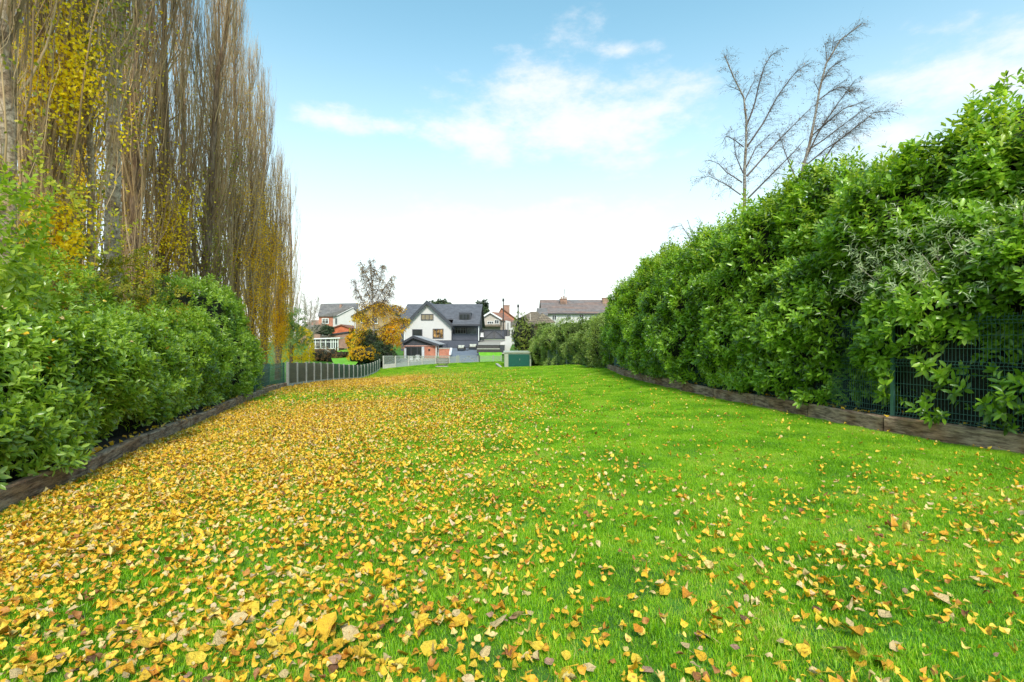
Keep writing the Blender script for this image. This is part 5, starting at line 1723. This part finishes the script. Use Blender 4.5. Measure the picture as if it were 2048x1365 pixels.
# ================================================================== LAWN DETAIL: grass and fallen leaves
def grass_patch(name, size, nb_, hmin, hmax, wd, seed):
    r = np.random.default_rng(seed)
    P = np.zeros((nb_, 3))
    P[:, :2] = r.uniform(-size / 2 * 1.15, size / 2 * 1.15, (nb_, 2))
    P[:, 2] = -.012
    h = r.uniform(hmin, hmax, nb_) * (1 + .3 * vnoise(P, 6, seed))
    a = r.uniform(0, 6.28, nb_)
    ln = np.stack([np.cos(a), np.sin(a), 0 * a], -1) * (h * r.uniform(.15, 1.0, nb_))[:, None]
    sd = np.stack([-np.sin(a), np.cos(a), 0 * a], -1) * (wd * r.uniform(.7, 1.3, nb_))[:, None]
    up = np.array([0, 0, 1.]) * h[:, None]
    m1 = P + ln * .35 + up * .6
    V = np.stack([P - sd, P + sd, m1 - sd * .8, m1 + sd * .8, P + ln + up * .95], 1).reshape(-1, 3)
    o_ = (np.arange(nb_) * 5)[:, None]
    q = o_ + np.array([[0, 1, 3, 2]])
    t3_ = o_ + np.array([[2, 3, 4]])
    me = np_mesh(name, V, [q, t3_])
    me.materials.append(M['grassblade'])
    o = bpy.data.objects.new(name, me)
    return o


patches = [grass_patch('grass_tuft', .4, 1800, .018, .046, .0017, s_) for s_ in (1, 2, 3)]
# scatter points, with rotation, over the lawn
sp_ = .27
pts, D = [], 1.6
r = np.random.default_rng(77)
while D < 62.5:
    l_, rr_ = float(lawn_l(D)), float(lawn_r(D))
    if D > 61:
        rr_ = X_(1003, D)
    xa, xb = max(l_ + .08, -D * 1.12 - .6), min(rr_ - .08, D * 1.12 + .6)
    n = max(1, int((xb - xa) / sp_))
    x = xa + (np.arange(n) + .5) * (xb - xa) / n + r.normal(0, .03, n)
    pts.append(np.stack([x, np.full(n, D) + r.normal(0, .03, n)], -1))
    D += sp_
pts = np.concatenate(pts)
pv = np.c_[pts, gz(pts[:, 0], pts[:, 1])]
gme = np_mesh('grass', pv, [np.array([[0, 1, 2]])])
gme.clear_geometry()
gme.vertices.add(len(pv))
gme.vertices.foreach_set('co', pv.astype(np.float32).ravel())
gme.update()
go = tag(link('grass', gme), 'short green grass covering the lawn', 'grass', kind='stuff')
ng = bpy.data.node_groups.new('scatter_grass', 'GeometryNodeTree')
ng.interface.new_socket('Geometry', in_out='INPUT', socket_type='NodeSocketGeometry')
ng.interface.new_socket('Geometry', in_out='OUTPUT', socket_type='NodeSocketGeometry')
gi, gout = ng.nodes.new('NodeGroupInput'), ng.nodes.new('NodeGroupOutput')
join = ng.nodes.new('GeometryNodeJoinGeometry')
rnd = ng.nodes.new('FunctionNodeRandomValue')
rnd.data_type = 'INT'
rnd.inputs[4].default_value = 0
rnd.inputs[5].default_value = 2
rot = ng.nodes.new('FunctionNodeRandomValue')
rot.data_type = 'FLOAT_VECTOR'
rot.inputs[0].default_value = (-.03, -.03, 0)
rot.inputs[1].default_value = (.03, .03, 6.283)
rot.inputs['Seed'].default_value = 5
scl = ng.nodes.new('FunctionNodeRandomValue')
scl.inputs[2].default_value = .7
scl.inputs[3].default_value = 1.3
for k_, po in enumerate(patches):
    oi = ng.nodes.new('GeometryNodeObjectInfo')
    oi.inputs['Object'].default_value = po
    oi.inputs['As Instance'].default_value = True
    ip = ng.nodes.new('GeometryNodeInstanceOnPoints')
    cmp_ = ng.nodes.new('FunctionNodeCompare')
    cmp_.data_type = 'INT'
    cmp_.operation = 'EQUAL'
    ng.links.new(rnd.outputs[2], cmp_.inputs[2])
    cmp_.inputs[3].default_value = k_
    ng.links.new(cmp_.outputs[0], ip.inputs['Selection'])
    ng.links.new(gi.outputs[0], ip.inputs['Points'])
    ng.links.new(oi.outputs['Geometry'], ip.inputs['Instance'])
    ng.links.new(rot.outputs[0], ip.inputs['Rotation'])
    ng.links.new(scl.outputs[1], ip.inputs['Scale'])
    ng.links.new(ip.outputs[0], join.inputs[0])
ng.links.new(join.outputs[0], gout.inputs[0])
md = go.modifiers.new('scatter', 'NODES')
md.node_group = ng


def cover(X, D):
    """how densely leaves lie on the lawn"""
    e = np.clip((1.2 - X - .10 * D) / 4.2, 0, 1)         # left side dense, thinning to the right
    near = .15 + .45 * e + .2 * np.clip((-1.5 - X) / 2, 0, 1)
    rightfar = np.clip((X + .3) / 2.2, 0, 1) * np.clip((D - 2.9) / 4, 0, 1)
    c_ = near * (1 - .88 * rightfar)
    strip = np.exp(-((D - 18.3 - .1 * (X + 8)) / 3.0) ** 2) * np.clip((-X - 1) / 3, 0, 1)
    c_ = c_ * (1 - .8 * strip)
    farband = np.clip((D - 22.5) / 3, 0, 1) * np.clip((47 - D) / 8, 0, 1) * np.clip((-5.0 - X + (D - 30) * -.06) / 2.6, 0, 1)
    c_ = np.where(D > 11, c_ * np.clip(1 - (D - 11) / 18, .14, 1), c_)
    c_ = np.maximum(c_, .85 * farband)
    c_ = c_ * np.where(D > 40, np.clip((55 - D) / 15, 0.05, 1), 1)
    nn2 = vnoise(np.stack([X, D, 0 * X], -1), .9, 4) + .7 * vnoise(np.stack([X, D, 0 * X], -1), 2.6, 8)
    return np.clip(c_ * (1 + .45 * nn2), 0, .95)


def leaf_shape(r, n, K=8):
    """broad poplar-like leaf outlines, curled; returns local verts (n, K+1, 3) with centre first"""
    a = np.linspace(0, 2 * math.pi, K, endpoint=False)[None] + r.normal(0, .12, (n, K))
    rad = .5 * (1 + .16 * np.cos(a) - .1 * np.cos(2 * a) + r.normal(0, .13, (n, K)))
    tip = np.exp(-((np.angle(np.exp(1j * a))) / .35) ** 2)
    rad = rad * (1 + .35 * tip)
    x, y = rad * np.cos(a), rad * np.sin(a) * r.uniform(.7, 1.0, (n, 1))
    cu = r.normal(0, .7, (n, 1))
    cv = r.normal(0, .9, (n, 1))
    z = cu * x ** 2 * 1.6 + cv * y ** 2 * 1.8 + r.normal(0, .045, (n, K))
    V = np.concatenate([np.zeros((n, 1, 3)), np.stack([x, y, z], -1)], 1)
    V[:, 0, 2] = -.02
    return V


def scatter(n_try, D0, D1, r, dfac=1.0):
    D = np.sqrt(r.uniform(D0 ** 2, D1 ** 2, n_try))
    X = r.uniform(-1.08, 1.08, n_try) * D + r.normal(0, .1, n_try)
    ok = (X > lawn_l(D) + .03) & (X < lawn_r(D) - .03)
    D, X = D[ok], X[ok]
    ok = r.random(len(D)) < cover(X, D) * dfac
    return X[ok], D[ok]


def rotmats(r, n, tilt):
    yaw = r.uniform(0, 6.283, n)
    tx, ty = r.normal(0, tilt, n), r.normal(0, tilt, n)
    cy, sy = np.cos(yaw), np.sin(yaw)
    Rz = np.zeros((n, 3, 3))
    Rz[:, 0, 0], Rz[:, 0, 1], Rz[:, 1, 0], Rz[:, 1, 1], Rz[:, 2, 2] = cy, -sy, sy, cy, 1
    Rx = np.zeros((n, 3, 3))
    Rx[:, 0, 0], Rx[:, 1, 1], Rx[:, 1, 2], Rx[:, 2, 1], Rx[:, 2, 2] = 1, np.cos(tx), -np.sin(tx), np.sin(tx), np.cos(tx)
    Ry = np.zeros((n, 3, 3))
    Ry[:, 1, 1], Ry[:, 0, 0], Ry[:, 0, 2], Ry[:, 2, 0], Ry[:, 2, 2] = 1, np.cos(ty), np.sin(ty), -np.sin(ty), np.cos(ty)
    return Rx @ Ry @ Rz


r = np.random.default_rng(88)
parts = []
DENS = 1750            # leaves per square metre at full cover
near_all = None
for (D0, D1, K, szm, dm_) in ((2.0, 4.6, 8, 1.02, .6), (4.6, 8, 7, .98, .66), (8, 16, 6, 1.0, .62), (16, 56, 4, 1.4, .36)):
    area = 1.08 * (D1 ** 2 - D0 ** 2)
    X, Dd = scatter(int(area * DENS * dm_), D0, D1, r)
    n = len(X)
    V = leaf_shape(r, n, K)
    size = np.clip(r.normal(.038, .011, n), .014, .054) * szm
    V = V * size[:, None, None]
    Rm = rotmats(r, n, .36)
    V = np.einsum('nij,nkj->nki', Rm, V)
    base = np.stack([X, Dd, gz(X, Dd) + r.uniform(.026, .058, n)], -1)
    if D0 < 3:
        # the 300 that show largest become things of their own
        fr_ = (np.abs(X) < Dd * .98) & (Dd * .66 > 1.6)
        big = np.argsort(np.where(fr_, Dd / size, 1e9))[:300]
        near_all = (V[big], base[big])
        keep = np.ones(n, bool)
        keep[big] = False
        V, base = V[keep], base[keep]
        n = len(V)
    V = V + base[:, None]
    extra = 0
    if D1 < 9:
        # leaf stalks
        e = V[:, 1] - V[:, 1 + K // 2]
        b0 = V[:, 1 + K // 2]
        stalk = np.stack([b0, b0 + np.cross(nrm(e), [0, 0, 1.]) * .0022, b0 - e * r.uniform(.5, 1.0, (n, 1)) + r.normal(0, .006, (n, 3))], 1)
        V = np.concatenate([V, stalk], 1)
        extra = 3
    o_ = (np.arange(n) * (K + 1 + extra))[:, None]
    F_ = np.concatenate([o_ + np.array([[0, 1 + j, 1 + (j + 1) % K]]) for j in range(K)] + ([o_ + np.array([[K + 1, K + 2, K + 3]])] if extra else []))
    parts.append((V.reshape(-1, 3), F_))
V, F_ = merge(parts)
tag(link('leaf_litter', np_mesh('leaf_litter', V, F_), M['litter']), 'yellow and tan fallen leaves strewn over the lawn', 'fallen leaves', kind='stuff')
print('litter leaves', sum(len(p[0]) for p in parts))

LC = [('golden yellow', (.76, .44, .02)), ('bright yellow', (.80, .54, .04)), ('orange', (.66, .26, .015)), ('pale tan', (.68, .48, .22)), ('pinkish brown', (.46, .26, .16)), ('amber', (.70, .34, .015)), ('dark brown', (.2, .09, .04))]
LM = []
for nm, c in LC:
    mm, t, b_, o = newmat(nm.replace(' ', '_') + '_fallen_leaf')
    nn_ = noise(t, 5, 5, .7)
    t.links.new(ramp(t, nn_, [(.33, tuple(v * .4 for v in c)), (.43, tuple(v * .82 for v in c)), (.6, c), (.75, tuple(min(1, v * 1.2 + .03) for v in c))]), b_.inputs['Base Color'])
    bump(t, b_, nn_, .6, .06)
    b_.inputs['Roughness'].default_value = .55
    LM.append(mm)
NV, NBs = near_all
# midrib and stalk variants share meshes: 35 shapes
lib = []
for i in range(35):
    ci = int(r.choice(7, p=[.26, .16, .15, .14, .09, .15, .05]))
    K = 8
    v = NV[i] / max(1e-6, np.abs(NV[i]).max() * 2)
    me = np_mesh('fallen_leaf', np.r_[v, [[.0, .03, .02], [.62, .1, -.03], [.64, .14, .0]]], np.array([[0, 1 + j, 1 + (j + 1) % K] for j in range(K)] + [[9, 10, 11]]))
    me.materials.append(LM[ci])
    lib.append((me, ci))
for i in range(len(NBs)):
    me, ci = lib[i % 35]
    o = bpy.data.objects.new('fallen_leaf', me)
    COL.objects.link(o)
    o.location = NBs[i]
    sz = float(np.abs(NV[i]).max() * 2)
    o.scale = (sz, sz, sz)
    o.rotation_euler = (random.gauss(0, .15), random.gauss(0, .15), random.uniform(0, 6.28))
    tag(o, LC[ci][0] + ' fallen leaf lying on the grass right in the foreground', 'fallen leaf', LC[ci][0] + ' fallen leaves in the foreground')

# a few dry leaves caught on the hedges and along the sleepers
parts = []
d = r.uniform(4.5, 28, 260)
x = kx(KR, d) + r.uniform(.02, .5, 260)
parts.append((x, d, gz(kx(KR, d), d) + .27))
d = r.uniform(4.5, 24, 200)
x = kx(KL, d) - r.uniform(.02, .3, 200)
parts.append((x, d, gz(kx(KL, d), d) + .24))
d = r.uniform(5, 15, 150)
P, N = dispL(d, r.uniform(.12, .5, 150), .12)
parts.append((P[:, 0], P[:, 1], P[:, 2]))
X = np.concatenate([p[0] for p in parts]); Dd = np.concatenate([p[1] for p in parts]); Zz = np.concatenate([p[2] for p in parts])
n = len(X)
V = leaf_shape(r, n, 6) * np.clip(r.normal(.06, .012, n), .03, .09)[:, None, None]
V = np.einsum('nij,nkj->nki', rotmats(r, n, .6), V) + np.stack([X, Dd, Zz + .012], -1)[:, None]
o_ = (np.arange(n) * 7)[:, None]
F_ = np.concatenate([o_ + np.array([[0, 1 + j, 1 + (j + 1) % 6]]) for j in range(6)])
tag(link('caught_leaves', np_mesh('caught_leaves', V.reshape(-1, 3), F_), M['litter']), 'dry yellow leaves caught on the sleepers and the left hedge', 'fallen leaves', kind='stuff')
